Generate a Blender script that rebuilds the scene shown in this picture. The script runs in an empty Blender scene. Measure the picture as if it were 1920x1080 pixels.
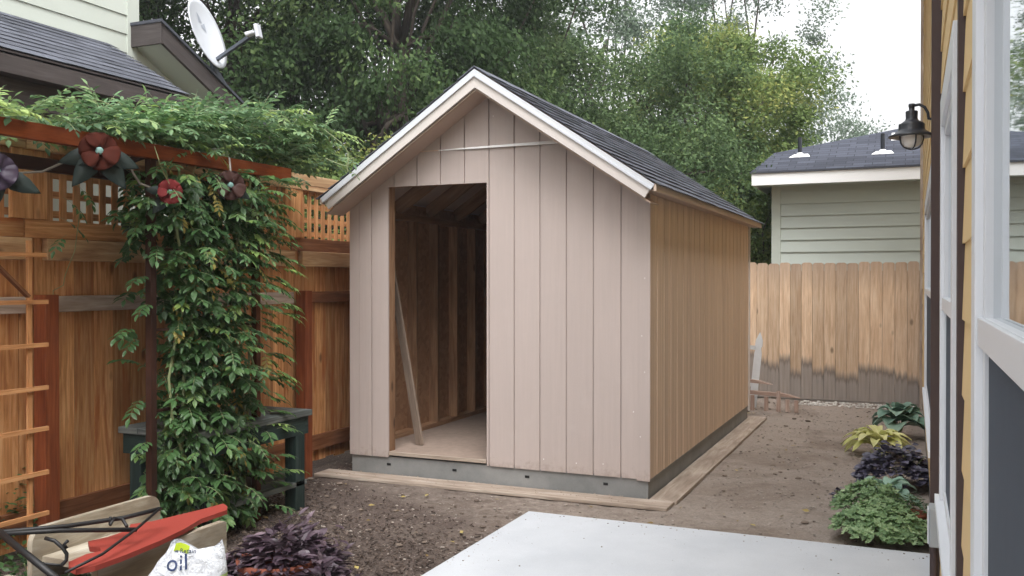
import bpy, math, random
import numpy as np
from mathutils import Vector, Matrix, noise
random.seed(7); rng = np.random.default_rng(7)
R = math.radians
sc = bpy.context.scene
C = sc.collection

# ------------------------------------------------------------ camera, sky, sun, exposure
cam = bpy.data.cameras.new('camera'); co = bpy.data.objects.new('camera', cam); C.objects.link(co)
co.location = (0, 0, 1.53); co.rotation_euler = (R(90 - 0.43), 0, R(23.4))
cam.sensor_width = 36; cam.lens = 32.55; cam.clip_start = 0.05; cam.clip_end = 500
sc.camera = co
SUN_EL, SUN_ROT = 58, 150
world = bpy.data.worlds.new('World'); sc.world = world; world.use_nodes = True
nt = world.node_tree; nt.nodes.clear()
sky = nt.nodes.new('ShaderNodeTexSky'); sky.sky_type = 'NISHITA'; sky.sun_disc = False
sky.sun_elevation = R(SUN_EL); sky.sun_rotation = R(SUN_ROT); sky.air_density = 1.0; sky.dust_density = 4.0; sky.ozone_density = 1.0
hs = nt.nodes.new('ShaderNodeHueSaturation'); hs.inputs['Saturation'].default_value = 0.07
bg = nt.nodes.new('ShaderNodeBackground'); bg.inputs['Strength'].default_value = 0.15
wo = nt.nodes.new('ShaderNodeOutputWorld')
nt.links.new(sky.outputs[0], hs.inputs['Color'])
# overcast: the cloud layer is brighter towards the zenith
tc = nt.nodes.new('ShaderNodeTexCoord'); sx = nt.nodes.new('ShaderNodeSeparateXYZ'); nt.links.new(tc.outputs['Generated'], sx.inputs[0])
ma = nt.nodes.new('ShaderNodeMath'); ma.operation = 'MULTIPLY_ADD'; ma.inputs[1].default_value = 1.35; ma.inputs[2].default_value = 1.38; nt.links.new(sx.outputs[2], ma.inputs[0])
mxr = nt.nodes.new('ShaderNodeMath'); mxr.operation = 'MAXIMUM'; mxr.inputs[1].default_value = 1.38; nt.links.new(ma.outputs[0], mxr.inputs[0])
vm = nt.nodes.new('ShaderNodeVectorMath'); vm.operation = 'SCALE'; nt.links.new(hs.outputs[0], vm.inputs[0]); nt.links.new(mxr.outputs[0], vm.inputs['Scale'])
nt.links.new(vm.outputs[0], bg.inputs['Color']); nt.links.new(bg.outputs[0], wo.inputs[0])
sl = bpy.data.lights.new('sun', 'SUN'); sl.energy = 0.9; sl.angle = R(35); sl.color = (1.0, 0.97, 0.93)
so = bpy.data.objects.new('sun', sl); C.objects.link(so)
_az = R(SUN_ROT); _el = R(SUN_EL)
sdir = Vector((math.sin(_az) * math.cos(_el), math.cos(_az) * math.cos(_el), math.sin(_el)))
so.rotation_euler = sdir.to_track_quat('Z', 'Y').to_euler()
sc.view_settings.view_transform = 'Standard'; sc.view_settings.look = 'None'
sc.view_settings.exposure = 0.45; sc.view_settings.gamma = 1.0

# ------------------------------------------------------------ mesh builder
class MB:
    def __init__(s): s.v = []; s.f = []; s.uv = []; s.t = []
    def face(s, pts, uvs=None, t=0.5):
        n = len(s.v); s.v += [tuple(p) for p in pts]; s.f.append(tuple(range(n, n + len(pts))))
        s.uv += uvs if uvs else [(p[0], p[2]) for p in pts]; s.t.append(t)
    def box(s, a, b, t=None, M=None, jit=0.0):
        """axis aligned box a..b (optionally through matrix M); uv u = along longest axis in metres"""
        t = random.random() if t is None else t
        lo = [min(a[i], b[i]) for i in range(3)]; hi = [max(a[i], b[i]) for i in range(3)]
        L = max(range(3), key=lambda i: hi[i] - lo[i]); o1 = random.random() * 50; o2 = random.random() * 50
        def P(i, j, k):
            return (hi[0] if i else lo[0], hi[1] if j else lo[1], hi[2] if k else lo[2])
        fs = [((0,0,0),(0,1,0),(1,1,0),(1,0,0)), ((0,0,1),(1,0,1),(1,1,1),(0,1,1)), ((0,0,0),(1,0,0),(1,0,1),(0,0,1)),
              ((1,1,0),(0,1,0),(0,1,1),(1,1,1)), ((0,1,0),(0,0,0),(0,0,1),(0,1,1)), ((1,0,0),(1,1,0),(1,1,1),(1,0,1))]
        ax = [2, 2, 1, 1, 0, 0]
        n = len(s.v)
        idx = {}
        for i in (0, 1):
            for j in (0, 1):
                for k in (0, 1):
                    p = Vector(P(i, j, k))
                    if jit: p += Vector([random.uniform(-jit, jit) for _ in range(3)])
                    if M is not None: p = M @ p
                    idx[(i, j, k)] = len(s.v); s.v.append(tuple(p))
        for q, f in enumerate(fs):
            s.f.append(tuple(idx[c] for c in f)); s.t.append(t)
            inn = [i for i in range(3) if i != ax[q]]
            if L in inn: ua = L; va = [i for i in inn if i != L][0]
            else: ua, va = inn
            for c in f:
                p = P(*c); s.uv.append((p[ua] + o1, p[va] + o2 + q * 0.37))
    def bar(s, p, q, w, h, up=(0, 0, 1), t=None):
        """box of section w x h from p to q"""
        p = Vector(p); q = Vector(q); d = q - p; L = d.length; d.normalize(); u = Vector(up)
        x = d.cross(u)
        if x.length < 1e-4: x = d.cross(Vector((0, 1, 0)))
        x.normalize(); z = x.cross(d)
        M = Matrix((x, d, z)).transposed().to_4x4(); M.translation = p
        s.box((-w / 2, 0, -h / 2), (w / 2, L, h / 2), t, M)
    def tube(s, pts, r, n=8, t=0.5, cap=True):
        pts = [Vector(p) for p in pts]; m = len(pts); rr = r if isinstance(r, (list, tuple)) else [r] * m
        base = len(s.v); a = None; acc = 0.0; ls = []
        for i, p in enumerate(pts):
            d = (pts[min(i + 1, m - 1)] - pts[max(i - 1, 0)]).normalized()
            if a is None:
                a = d.cross(Vector((0, 0, 1)));
                if a.length < 1e-3: a = d.cross(Vector((0, 1, 0)))
            a = (a - d * a.dot(d))
            if a.length < 1e-6: a = d.orthogonal()
            a.normalize(); b = d.cross(a)
            if i: acc += (p - pts[i - 1]).length
            ls.append(acc)
            for k in range(n):
                th = 2 * math.pi * k / n
                s.v.append(tuple(p + (a * math.cos(th) + b * math.sin(th)) * rr[i]))
        for i in range(m - 1):
            for k in range(n):
                k2 = (k + 1) % n
                s.f.append((base + i * n + k, base + i * n + k2, base + (i + 1) * n + k2, base + (i + 1) * n + k)); s.t.append(t)
                w = 2 * math.pi * max(rr[i], 1e-3) / n
                s.uv += [(ls[i], k * w), (ls[i], (k + 1) * w), (ls[i + 1], (k + 1) * w), (ls[i + 1], k * w)]
        if cap:
            s.f.append(tuple(base + k for k in range(n))[::-1]); s.t.append(t); s.uv += [(0, 0)] * n
            s.f.append(tuple(base + (m - 1) * n + k for k in range(n))); s.t.append(t); s.uv += [(0, 0)] * n
    def lathe(s, c, prof, n=24, t=0.5, M=None):
        """prof = list of (r, z); around vertical axis through c"""
        c = Vector(c); base = len(s.v)
        for (r, z) in prof:
            for k in range(n):
                th = 2 * math.pi * k / n; p = Vector((r * math.cos(th), r * math.sin(th), z))
                if M is not None: p = M @ p
                s.v.append(tuple(c + p))
        for i in range(len(prof) - 1):
            for k in range(n):
                k2 = (k + 1) % n
                s.f.append((base + i * n + k, base + i * n + k2, base + (i + 1) * n + k2, base + (i + 1) * n + k)); s.t.append(t)
                s.uv += [(k / n, i), ((k + 1) / n, i), ((k + 1) / n, i + 1), (k / n, i + 1)]
    def prism(s, pts, off, t=None):
        """extrude planar polygon by vector off"""
        t = random.random() if t is None else t
        off = Vector(off); A = [Vector(p) for p in pts]; B = [p + off for p in A]
        o = random.random() * 30
        e = max((A[(i + 1) % len(A)] - A[i] for i in range(len(A))), key=lambda d: d.length).normalized()
        nrm = off.normalized(); g = nrm.cross(e)
        uvA = [(p.dot(e) + o, p.dot(g) + o) for p in A]
        s.face(A[::-1], uvA[::-1], t); s.face(B, uvA, t)
        for i in range(len(A)):
            j = (i + 1) % len(A); l = (A[j] - A[i]).length; h = off.length
            s.face([A[i], A[j], B[j], B[i]], [(o, o), (o + l, o), (o + l, o + h), (o, o + h)], t)
    def mesh(s, name):
        me = bpy.data.meshes.new(name); me.from_pydata(s.v, [], s.f); me.update()
        uv = me.uv_layers.new(name='UVMap'); uv.data.foreach_set('uv', np.array(s.uv, dtype=np.float32).ravel())
        at = me.attributes.new('tint', 'FLOAT', 'FACE'); at.data.foreach_set('value', np.array(s.t, dtype=np.float32))
        return me

def raw(name, me, mat, parent=None, smooth=False):
    o = bpy.data.objects.new(name, me); C.objects.link(o)
    if mat: me.materials.append(mat)
    if smooth: me.polygons.foreach_set('use_smooth', [True] * len(me.polygons))
    if parent is not None:
        o.parent = parent
        if parent.type == 'EMPTY': o.location = -parent.location
    return o
def part(name, mb, mat, parent=None, smooth=False, bevel=0, label=None):
    bmfix = mb.mesh(name)
    o = raw(name, bmfix, mat, parent, smooth)
    if smooth:
        w = o.modifiers.new('weld', 'WELD'); w.merge_threshold = 0.0004
    if bevel:
        m = o.modifiers.new('bevel', 'BEVEL'); m.width = bevel; m.segments = 2; m.limit_method = 'ANGLE'; m.angle_limit = R(40)
    if label: o['label'] = label
    return o
def tag(o, label=None, cat=None, group=None, kind=None):
    if label: o['label'] = label
    if cat: o['category'] = cat
    if group: o['group'] = group
    if kind: o['kind'] = kind
    return o
def root(name, loc, label, cat, group=None):
    o = bpy.data.objects.new(name, None); C.objects.link(o); o.location = loc; o.empty_display_size = 0.2
    return tag(o, label, cat, group)

# ------------------------------------------------------------ materials
def N(nt, typ, **kw):
    n = nt.nodes.new(typ)
    for k, v in kw.items():
        if k in n.inputs: n.inputs[k].default_value = v
        else: setattr(n, k, v)
    return n
def newmat(name, rough=0.6, spec=0.4):
    m = bpy.data.materials.new(name); m.use_nodes = True; nt = m.node_tree
    b = nt.nodes['Principled BSDF']; b.inputs['Roughness'].default_value = rough; b.inputs['Specular IOR Level'].default_value = spec
    return m, nt, b
def ramp(nt, fac, stops):
    r = nt.nodes.new('ShaderNodeValToRGB'); e = r.color_ramp.elements
    while len(e) < len(stops): e.new(0.5)
    for i, (p, c) in enumerate(stops):
        e[i].position = p; e[i].color = (*c, 1) if len(c) == 3 else c
    nt.links.new(fac, r.inputs[0]); return r.outputs[0]
def mix(nt, fac, a, b, mode='MIX'):
    m = nt.nodes.new('ShaderNodeMix'); m.data_type = 'RGBA'; m.blend_type = mode
    for s, i in ((fac, 0), (a, 6), (b, 7)):
        if hasattr(s, 'is_linked') or hasattr(s, 'links'): nt.links.new(s, m.inputs[i])
        else: m.inputs[i].default_value = s if i == 0 else ((*s, 1) if len(s) == 3 else s)
    return m.outputs[2]
def math_(nt, op, a, b=None, clamp=False):
    m = nt.nodes.new('ShaderNodeMath'); m.operation = op; m.use_clamp = clamp
    for i, s in enumerate((a, b)):
        if s is None: continue
        if hasattr(s, 'links'): nt.links.new(s, m.inputs[i])
        else: m.inputs[i].default_value = s
    return m.outputs[0]
def uvnode(nt, scale):
    u = nt.nodes.new('ShaderNodeUVMap'); u.uv_map = 'UVMap'
    m = nt.nodes.new('ShaderNodeMapping'); m.inputs['Scale'].default_value = (scale[0], scale[1], 1)
    nt.links.new(u.outputs[0], m.inputs[0]); return m.outputs[0]
def noise_(nt, vec, scale=5, detail=4, rough=0.55, dist=0.0):
    n = nt.nodes.new('ShaderNodeTexNoise'); n.inputs['Scale'].default_value = scale; n.inputs['Detail'].default_value = detail
    n.inputs['Roughness'].default_value = rough; n.inputs['Distortion'].default_value = dist
    if vec is not None: nt.links.new(vec, n.inputs['Vector'])
    return n.outputs[0]
def tintattr(nt):
    a = nt.nodes.new('ShaderNodeAttribute'); a.attribute_name = 'tint'; return a.outputs['Fac']
def bump(nt, b, h, strength=0.3, dist=0.01):
    bp = nt.nodes.new('ShaderNodeBump'); bp.inputs['Strength'].default_value = strength; bp.inputs['Distance'].default_value = dist
    nt.links.new(h, bp.inputs['Height']); nt.links.new(bp.outputs[0], b.inputs['Normal'])
def pos(nt):
    g = nt.nodes.new('ShaderNodeNewGeometry'); return g.outputs['Position']
def sep(nt, v):
    s = nt.nodes.new('ShaderNodeSeparateXYZ'); nt.links.new(v, s.inputs[0]); return s.outputs
def scaled(nt, col, fac):
    """multiply colour by scalar socket"""
    m = nt.nodes.new('ShaderNodeVectorMath'); m.operation = 'SCALE'
    nt.links.new(col, m.inputs[0]); nt.links.new(fac, m.inputs['Scale']); return m.outputs[0]

def wood(name, dark, mid, light, rough=0.75, grain=14, streak=1.0, knots=True, var=0.5, stain=None, bumpy=0.25):
    m, nt, b = newmat(name, rough, 0.25)
    g = noise_(nt, uvnode(nt, (0.9, grain)), 2.6, 7, 0.62, 0.7)
    col = ramp(nt, g, [(0.28, dark), (0.5, mid), (0.74, light)])
    blot = noise_(nt, uvnode(nt, (1.6, 5)), 1.3, 3)
    col = mix(nt, math_(nt, 'MULTIPLY', ramp(nt, blot, [(0.42, (0, 0, 0)), (0.68, (1, 1, 1))]), 0.55 * streak), col, dark)
    fine = noise_(nt, uvnode(nt, (4, 120)), 1.5, 3)
    col = scaled(nt, col, math_(nt, 'ADD', math_(nt, 'MULTIPLY', fine, 0.5), 0.75))
    if knots:
        v = nt.nodes.new('ShaderNodeTexVoronoi'); v.inputs['Scale'].default_value = 1.0; v.feature = 'F1'
        nt.links.new(uvnode(nt, (2.6, 5.5)), v.inputs['Vector'])
        k = ramp(nt, v.outputs['Distance'], [(0.06, (1, 1, 1)), (0.14, (0, 0, 0))])
        col = mix(nt, math_(nt, 'MULTIPLY', k, 0.75), col, tuple(c * 0.35 for c in dark))
    t = tintattr(nt)
    col = scaled(nt, col, math_(nt, 'ADD', math_(nt, 'MULTIPLY', t, var), 1 - var / 2))
    if stain: col = stain(nt, col, t)
    nt.links.new(col, b.inputs['Base Color'])
    bump(nt, b, g, bumpy, 0.004)
    return m

def paint(name, col, rough=0.55, var=0.08, scale=3, spec=0.35, bumpv=0.08, bscale=60, grimy=False):
    m, nt, b = newmat(name, rough, spec)
    p = pos(nt); n1 = noise_(nt, p, scale, 5, 0.6)
    f = math_(nt, 'ADD', math_(nt, 'MULTIPLY', n1, var * 2), 1 - var)
    c = nt.nodes.new('ShaderNodeRGB'); c.outputs[0].default_value = (*col, 1)
    o = scaled(nt, c.outputs[0], f)
    t = tintattr(nt); o = scaled(nt, o, math_(nt, 'ADD', math_(nt, 'MULTIPLY', t, var), 1 - var / 2))
    hb = noise_(nt, p, bscale, 4)
    if grimy:      # embossed grain, scuffs and mud splashed along the foot
        mp = nt.nodes.new('ShaderNodeMapping'); mp.inputs['Scale'].default_value = (60, 60, 2.2); nt.links.new(p, mp.inputs[0])
        gr = noise_(nt, mp.outputs[0], 1.0, 5, 0.65, 0.4); hb = math_(nt, 'ADD', hb, gr)
        o = scaled(nt, o, math_(nt, 'ADD', math_(nt, 'MULTIPLY', gr, 0.16), 0.92))
        sc1 = noise_(nt, p, 3.3, 6, 0.7); o = mix(nt, math_(nt, 'MULTIPLY', ramp(nt, sc1, [(0.58, (0, 0, 0)), (0.72, (1, 1, 1))]), 0.22), o, (0.52, 0.47, 0.45))
        z = sep(nt, p)[2]; sp = math_(nt, 'SUBTRACT', math_(nt, 'MULTIPLY', noise_(nt, p, 17, 5, 0.8), 0.42), z)
        o = mix(nt, math_(nt, 'MULTIPLY', ramp(nt, sp, [(0.0, (0, 0, 0)), (0.12, (1, 1, 1))]), 0.55), o, (0.27, 0.21, 0.17))
    nt.links.new(o, b.inputs['Base Color']); bump(nt, b, hb, bumpv, 0.003)
    return m

def leafmat(name, dark, mid, light, rough=0.5, trans=0.35, spec=0.35):
    if name.startswith('tree'): rough, spec = 0.75, 0.2
    m, nt, b = newmat(name, rough, spec)
    t = tintattr(nt); col = ramp(nt, t, [(0.0, dark), (0.55, mid), (1.0, light)])
    n1 = noise_(nt, pos(nt), 0.9, 3)
    col = scaled(nt, col, math_(nt, 'ADD', math_(nt, 'MULTIPLY', n1, 0.8), 0.6))
    nt.links.new(col, b.inputs['Base Color'])
    tr = nt.nodes.new('ShaderNodeBsdfTranslucent'); nt.links.new(scaled(nt, col, math_(nt, 'ADD', 1.3, 0)), tr.inputs[0])
    mx = nt.nodes.new('ShaderNodeMixShader'); mx.inputs[0].default_value = trans
    out = nt.nodes['Material Output']
    nt.links.new(b.outputs[0], mx.inputs[1]); nt.links.new(tr.outputs[0], mx.inputs[2]); nt.links.new(mx.outputs[0], out.inputs[0])
    return m

def shingle(name, tabs=False):
    m, nt, b = newmat(name, 0.9, 0.2)
    p = pos(nt)
    gr = noise_(nt, p, 160, 3, 0.8)
    col = ramp(nt, gr, [(0.3, (0.056, 0.060, 0.074)), (0.7, (0.130, 0.138, 0.168))])
    if tabs:
        br = nt.nodes.new('ShaderNodeTexBrick'); br.offset = 0.37; br.squash = 1.0
        br.inputs['Scale'].default_value = 1.0; br.inputs['Mortar Size'].default_value = 0.006
        br.inputs['Brick Width'].default_value = 0.26; br.inputs['Row Height'].default_value = 0.115
        br.inputs['Color1'].default_value = (0.45, 0.46, 0.50, 1); br.inputs['Color2'].default_value = (0.82, 0.84, 0.90, 1)
        br.inputs['Mortar'].default_value = (0.25, 0.25, 0.25, 1)
        nt.links.new(uvnode(nt, (1, 1)), br.inputs['Vector'])
        col = mix(nt, 1.0, col, br.outputs[0], 'MULTIPLY')
    else:
        t = tintattr(nt); col = scaled(nt, col, math_(nt, 'ADD', math_(nt, 'MULTIPLY', t, 0.75), 0.62))
    nt.links.new(col, b.inputs['Base Color']); bump(nt, b, gr, 0.5, 0.003)
    return m

def fence_left_stain(nt, col, t):
    # uneven red-brown stain, patches where it has worn to pale wood
    n1 = noise_(nt, uvnode(nt, (0.8, 6)), 1.7, 5, 0.6, 0.5)
    return mix(nt, ramp(nt, n1, [(0.54, (0, 0, 0)), (0.66, (0.80, 0.80, 0.80))]), col, (0.35, 0.105, 0.032))
def fence_back_stain(nt, col, t):
    # grey weathering splashed up the bottoms of the boards, greyed tops
    s = sep(nt, pos(nt))
    n1 = noise_(nt, uvnode(nt, (1.5, 30)), 1.2, 4)
    h = math_(nt, 'ADD', math_(nt, 'MULTIPLY', n1, 0.22), math_(nt, 'MULTIPLY', t, 0.20))
    h = math_(nt, 'ADD', h, math_(nt, 'MULTIPLY', s[0], -0.105))      # climbs higher to the left
    d = math_(nt, 'SUBTRACT', s[2], h)
    f = ramp(nt, d, [(0.06, (1, 1, 1)), (0.16, (0, 0, 0))])
    grey = mix(nt, math_(nt, 'MULTIPLY', ramp(nt, d, [(0.0, (0, 0, 0)), (0.05, (1, 1, 1)), (0.11, (1, 1, 1)), (0.16, (0, 0, 0))]), 0.6), (0.29, 0.265, 0.25), (0.12, 0.10, 0.088))
    grey = scaled(nt, grey, math_(nt, 'ADD', math_(nt, 'MULTIPLY', n1, 0.8), 0.6))
    col = mix(nt, math_(nt, 'MULTIPLY', f, 0.9), col, grey)
    top = math_(nt, 'SUBTRACT', math_(nt, 'ADD', s[2], math_(nt, 'MULTIPLY', n1, 0.35)), 1.0)
    return mix(nt, math_(nt, 'MULTIPLY', ramp(nt, top, [(0.55, (0, 0, 0)), (0.92, (1, 1, 1))]), 0.55), col, (0.36, 0.27, 0.215))

M = {}
M['fence_left'] = wood('stained_cedar', (0.30, 0.115, 0.042), (0.57, 0.285, 0.118), (0.75, 0.46, 0.24), stain=fence_left_stain, var=0.5)
M['rail_light'] = wood('pale_cedar_rail', (0.34, 0.17, 0.08), (0.58, 0.37, 0.20), (0.74, 0.54, 0.34), var=0.3, grain=9)
M['rail_grey'] = wood('weathered_rail', (0.22, 0.16, 0.125), (0.44, 0.35, 0.30), (0.62, 0.54, 0.49), var=0.3, grain=9)
M['rail_dark'] = wood('dark_rail', (0.10, 0.036, 0.016), (0.20, 0.08, 0.035), (0.30, 0.14, 0.07), var=0.3)
M['post_red'] = wood('red_stained_post', (0.14, 0.034, 0.013), (0.25, 0.068, 0.024), (0.33, 0.105, 0.042), var=0.2, knots=False)
M['lattice'] = wood('lattice_cedar', (0.30, 0.12, 0.045), (0.56, 0.28, 0.12), (0.68, 0.40, 0.21), var=0.4, knots=False)
M['fence_back'] = wood('weathered_cedar', (0.48, 0.32, 0.20), (0.67, 0.495, 0.345), (0.78, 0.63, 0.49), stain=fence_back_stain, var=0.42, streak=0.6)
M['lumber'] = wood('framing_lumber', (0.19, 0.10, 0.056), (0.34, 0.195, 0.112), (0.46, 0.295, 0.18), var=0.35, grain=10)
M['formboard'] = wood('dusty_form_board', (0.22, 0.17, 0.135), (0.38, 0.31, 0.255), (0.55, 0.48, 0.42), var=0.2, grain=8, knots=False)
M['planter'] = wood('weathered_planter', (0.17, 0.13, 0.09), (0.38, 0.34, 0.27), (0.62, 0.60, 0.53), var=0.2, grain=4, streak=1.5, knots=False)
M['bench'] = wood('dark_green_painted_wood', (0.012, 0.022, 0.021), (0.026, 0.045, 0.042), (0.06, 0.085, 0.08), var=0.2, knots=False)
M['bench_top'] = wood('worn_green_top', (0.05, 0.06, 0.06), (0.13, 0.145, 0.14), (0.24, 0.25, 0.24), var=0.2, knots=False)
M['redboard'] = paint('red_paint', (0.29, 0.046, 0.034), 0.55, 0.08, 12)
M['front'] = paint('primed_siding', (0.455, 0.385, 0.36), 0.75, 0.05, 2.2, 0.2, 0.12, 45, grimy=True)
M['trim'] = paint('primed_trim', (0.60, 0.555, 0.53), 0.6, 0.05, 3)
M['soffit'] = paint('soffit_board', (0.45, 0.34, 0.28), 0.8, 0.06, 3)
M['white'] = paint('white_metal', (0.58, 0.605, 0.65), 0.35, 0.05, 4, 0.5, 0.03)
M['vinyl'] = paint('white_vinyl', (0.72, 0.74, 0.775), 0.4, 0.03, 4, 0.4, 0.02)
M['yellow'] = paint('yellow_siding', (0.74, 0.545, 0.28), 0.65, 0.06, 5, 0.3, 0.35, 25)
M['browntrim'] = paint('dark_brown_trim', (0.065, 0.045, 0.045), 0.6, 0.1, 6)
M['sage'] = paint('sage_siding', (0.56, 0.61, 0.565), 0.7, 0.04, 3, 0.25, 0.1, 40)
M['sage2'] = paint('pale_sage_siding', (0.53, 0.57, 0.515), 0.7, 0.04, 3, 0.25, 0.1, 40)
M['fascia_brown'] = wood('brown_fascia', (0.056, 0.046, 0.045), (0.078, 0.066, 0.064), (0.10, 0.087, 0.085), var=0.1, knots=False)
M['fascia_white'] = paint('white_fascia', (0.84, 0.84, 0.84), 0.5, 0.03)
M['shingle'] = shingle('asphalt_shingles'); M['shingle_tex'] = shingle('asphalt_shingle_field', True)
M['rust'] = wood('rusted_steel', (0.11, 0.022, 0.006), (0.24, 0.055, 0.014), (0.34, 0.10, 0.03), rough=0.85, grain=5, knots=False, var=0.1, bumpy=0.15)
M['rust_dark'] = wood('dark_rusted_steel', (0.02, 0.008, 0.005), (0.035, 0.013, 0.008), (0.06, 0.022, 0.012), rough=0.85, grain=5, knots=False, var=0.1, bumpy=0.15)
M['rust_mid'] = wood('brown_rusted_steel', (0.05, 0.018, 0.010), (0.10, 0.034, 0.016), (0.16, 0.06, 0.03), rough=0.85, grain=5, knots=False, var=0.1, bumpy=0.15)
M['black'] = paint('black_iron', (0.012, 0.012, 0.013), 0.45, 0.2, 30)
M['lampmetal'] = paint('lamp_metal', (0.022, 0.026, 0.035), 0.35, 0.1, 30, 0.5)
M['terra'] = paint('terracotta', (0.20, 0.065, 0.042), 0.8, 0.15, 14, 0.2, 0.2, 40)
M['soil'] = paint('potting_soil', (0.03, 0.022, 0.017), 0.95, 0.3, 30, 0.1, 0.6, 40)

def osb(name, a, b_, c):
    m, nt, b = newmat(name, 0.8, 0.2)
    v = nt.nodes.new('ShaderNodeTexVoronoi'); v.inputs['Scale'].default_value = 26; nt.links.new(pos(nt), v.inputs['Vector'])
    col = ramp(nt, v.outputs['Color'], [(0.1, a), (0.5, b_), (0.9, c)])
    n1 = noise_(nt, pos(nt), 1.6, 4)
    col = scaled(nt, col, math_(nt, 'ADD', math_(nt, 'MULTIPLY', n1, 0.5), 0.75))
    nt.links.new(col, b.inputs['Base Color']); return m
M['osb'] = osb('osb_floor', (0.27, 0.205, 0.170), (0.29, 0.222, 0.184), (0.315, 0.243, 0.20))
M['sheath'] = osb('wall_sheathing', (0.30, 0.165, 0.095), (0.36, 0.205, 0.12), (0.42, 0.25, 0.15))

def side_mat():
    m, nt, b = newmat('raw_siding', 0.75, 0.2)
    s = sep(nt, pos(nt)); p = pos(nt)
    mp = nt.nodes.new('ShaderNodeMapping'); mp.inputs['Scale'].default_value = (20, 20, 0.5); nt.links.new(p, mp.inputs[0])
    n1 = noise_(nt, mp.outputs[0], 2.2, 5, 0.6)
    col = ramp(nt, n1, [(0.3, (0.55, 0.41, 0.305)), (0.5, (0.63, 0.475, 0.36)), (0.72, (0.70, 0.545, 0.425))])
    n2 = noise_(nt, p, 140, 3)
    col = scaled(nt, col, math_(nt, 'ADD', math_(nt, 'MULTIPLY', n2, 0.3), 0.85)); col = scaled(nt, col, math_(nt, 'ADD', math_(nt, 'MULTIPLY', tintattr(nt), 0.14), 0.93))
    nt.links.new(col, b.inputs['Base Color']); bump(nt, b, n2, 0.2, 0.002); return m
M['side'] = side_mat()

def concrete(name, a, b_, sc_=2.0, rough=0.85):
    m, nt, b = newmat(name, rough, 0.25); p = pos(nt)
    n1 = noise_(nt, p, sc_, 8, 0.65); n2 = noise_(nt, p, 90, 3)
    col = ramp(nt, n1, [(0.32, a), (0.68, b_)])
    col = scaled(nt, col, math_(nt, 'ADD', math_(nt, 'MULTIPLY', n2, 0.16), 0.92))
    n3 = noise_(nt, p, 1.1, 5, 0.7)
    col = mix(nt, math_(nt, 'MULTIPLY', ramp(nt, n3, [(0.56, (0, 0, 0)), (0.74, (1, 1, 1))]), 0.4), col, tuple(x * 0.8 for x in a))
    n4 = noise_(nt, p, 7, 8, 0.85, 1.5); col = mix(nt, math_(nt, 'MULTIPLY', ramp(nt, n4, [(0.60, (0, 0, 0)), (0.72, (1, 1, 1))]), 0.30), col, (a[0] * 0.72, a[1] * 0.66, a[2] * 0.60))
    nt.links.new(col, b.inputs['Base Color']); bump(nt, b, n2, 0.15, 0.002); return m
M['slab'] = concrete('pale_concrete', (0.47, 0.497, 0.537), (0.545, 0.57, 0.61))
M['found'] = concrete('galvanised_skirt', (0.185, 0.19, 0.19), (0.285, 0.285, 0.28), 3.0, 0.6)

def dirt():
    m, nt, b = newmat('bare_dirt', 0.95, 0.1); p = pos(nt); s = sep(nt, p)
    n1 = noise_(nt, p, 1.1, 6, 0.65); n2 = noise_(nt, p, 16, 6, 0.75); n3 = noise_(nt, p, 70, 4, 0.7)
    col = ramp(nt, n2, [(0.28, (0.105, 0.083, 0.072)), (0.48, (0.215, 0.178, 0.153)), (0.70, (0.35, 0.30, 0.265))])
    sand = ramp(nt, n3, [(0.3, (0.27, 0.225, 0.192)), (0.7, (0.44, 0.38, 0.335))])
    # dry sandy dust around the shed and the passage, darker mulch to the left of the slab
    f = math_(nt, 'ADD', math_(nt, 'MULTIPLY', s[1], 0.20), math_(nt, 'MULTIPLY', s[0], 0.22))
    f = math_(nt, 'ADD', f, math_(nt, 'MULTIPLY', math_(nt, 'SUBTRACT', n1, 0.5), 0.9))
    col = mix(nt, ramp(nt, f, [(0.62, (0, 0, 0)), (1.0, (0.8, 0.8, 0.8))]), col, sand)
    damp = noise_(nt, p, 0.75, 7, 0.72, 0.6); col = mix(nt, math_(nt, 'MULTIPLY', ramp(nt, damp, [(0.47, (0, 0, 0)), (0.62, (1, 1, 1))]), 0.55), col, (0.135, 0.100, 0.080))
    pale = noise_(nt, p, 2.1, 6, 0.75, 0.4); col = mix(nt, math_(nt, 'MULTIPLY', ramp(nt, pale, [(0.55, (0, 0, 0)), (0.70, (1, 1, 1))]), 0.5), col, (0.40, 0.335, 0.285))
    mul = ramp(nt, n3, [(0.3, (0.050, 0.039, 0.034)), (0.7, (0.17, 0.132, 0.115))])
    col = mix(nt, ramp(nt, f, [(0.36, (1, 1, 1)), (0.62, (0, 0, 0))]), col, mul)
    v = nt.nodes.new('ShaderNodeTexVoronoi'); v.inputs['Scale'].default_value = 48; nt.links.new(p, v.inputs['Vector'])
    sp = ramp(nt, v.outputs['Distance'], [(0.16, (1, 1, 1)), (0.24, (0, 0, 0))])
    vr = sep(nt, v.outputs['Color'])
    spk = math_(nt, 'MULTIPLY', sp, math_(nt, 'GREATER_THAN', vr[0], 0.86))
    col = mix(nt, math_(nt, 'MULTIPLY', spk, 0.8), col, (0.40, 0.34, 0.30))
    nt.links.new(col, b.inputs['Base Color'])
    bump(nt, b, math_(nt, 'ADD', n2, math_(nt, 'MULTIPLY', n3, 0.5)), 0.9, 0.02); return m
M['dirt'] = dirt()
def stonemat(name, a, b_):
    m, nt, b = newmat(name, 0.9, 0.2); nt.links.new(ramp(nt, tintattr(nt), [(0, a), (1, b_)]), b.inputs['Base Color']); return m
M['pebble'] = stonemat('pebbles', (0.15, 0.12, 0.10), (0.42, 0.37, 0.33))
M['whitestone'] = stonemat('white_stones', (0.42, 0.40, 0.37), (0.72, 0.70, 0.66))
M['chips'] = stonemat('bark_chips', (0.040, 0.030, 0.026), (0.17, 0.13, 0.11))

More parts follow.
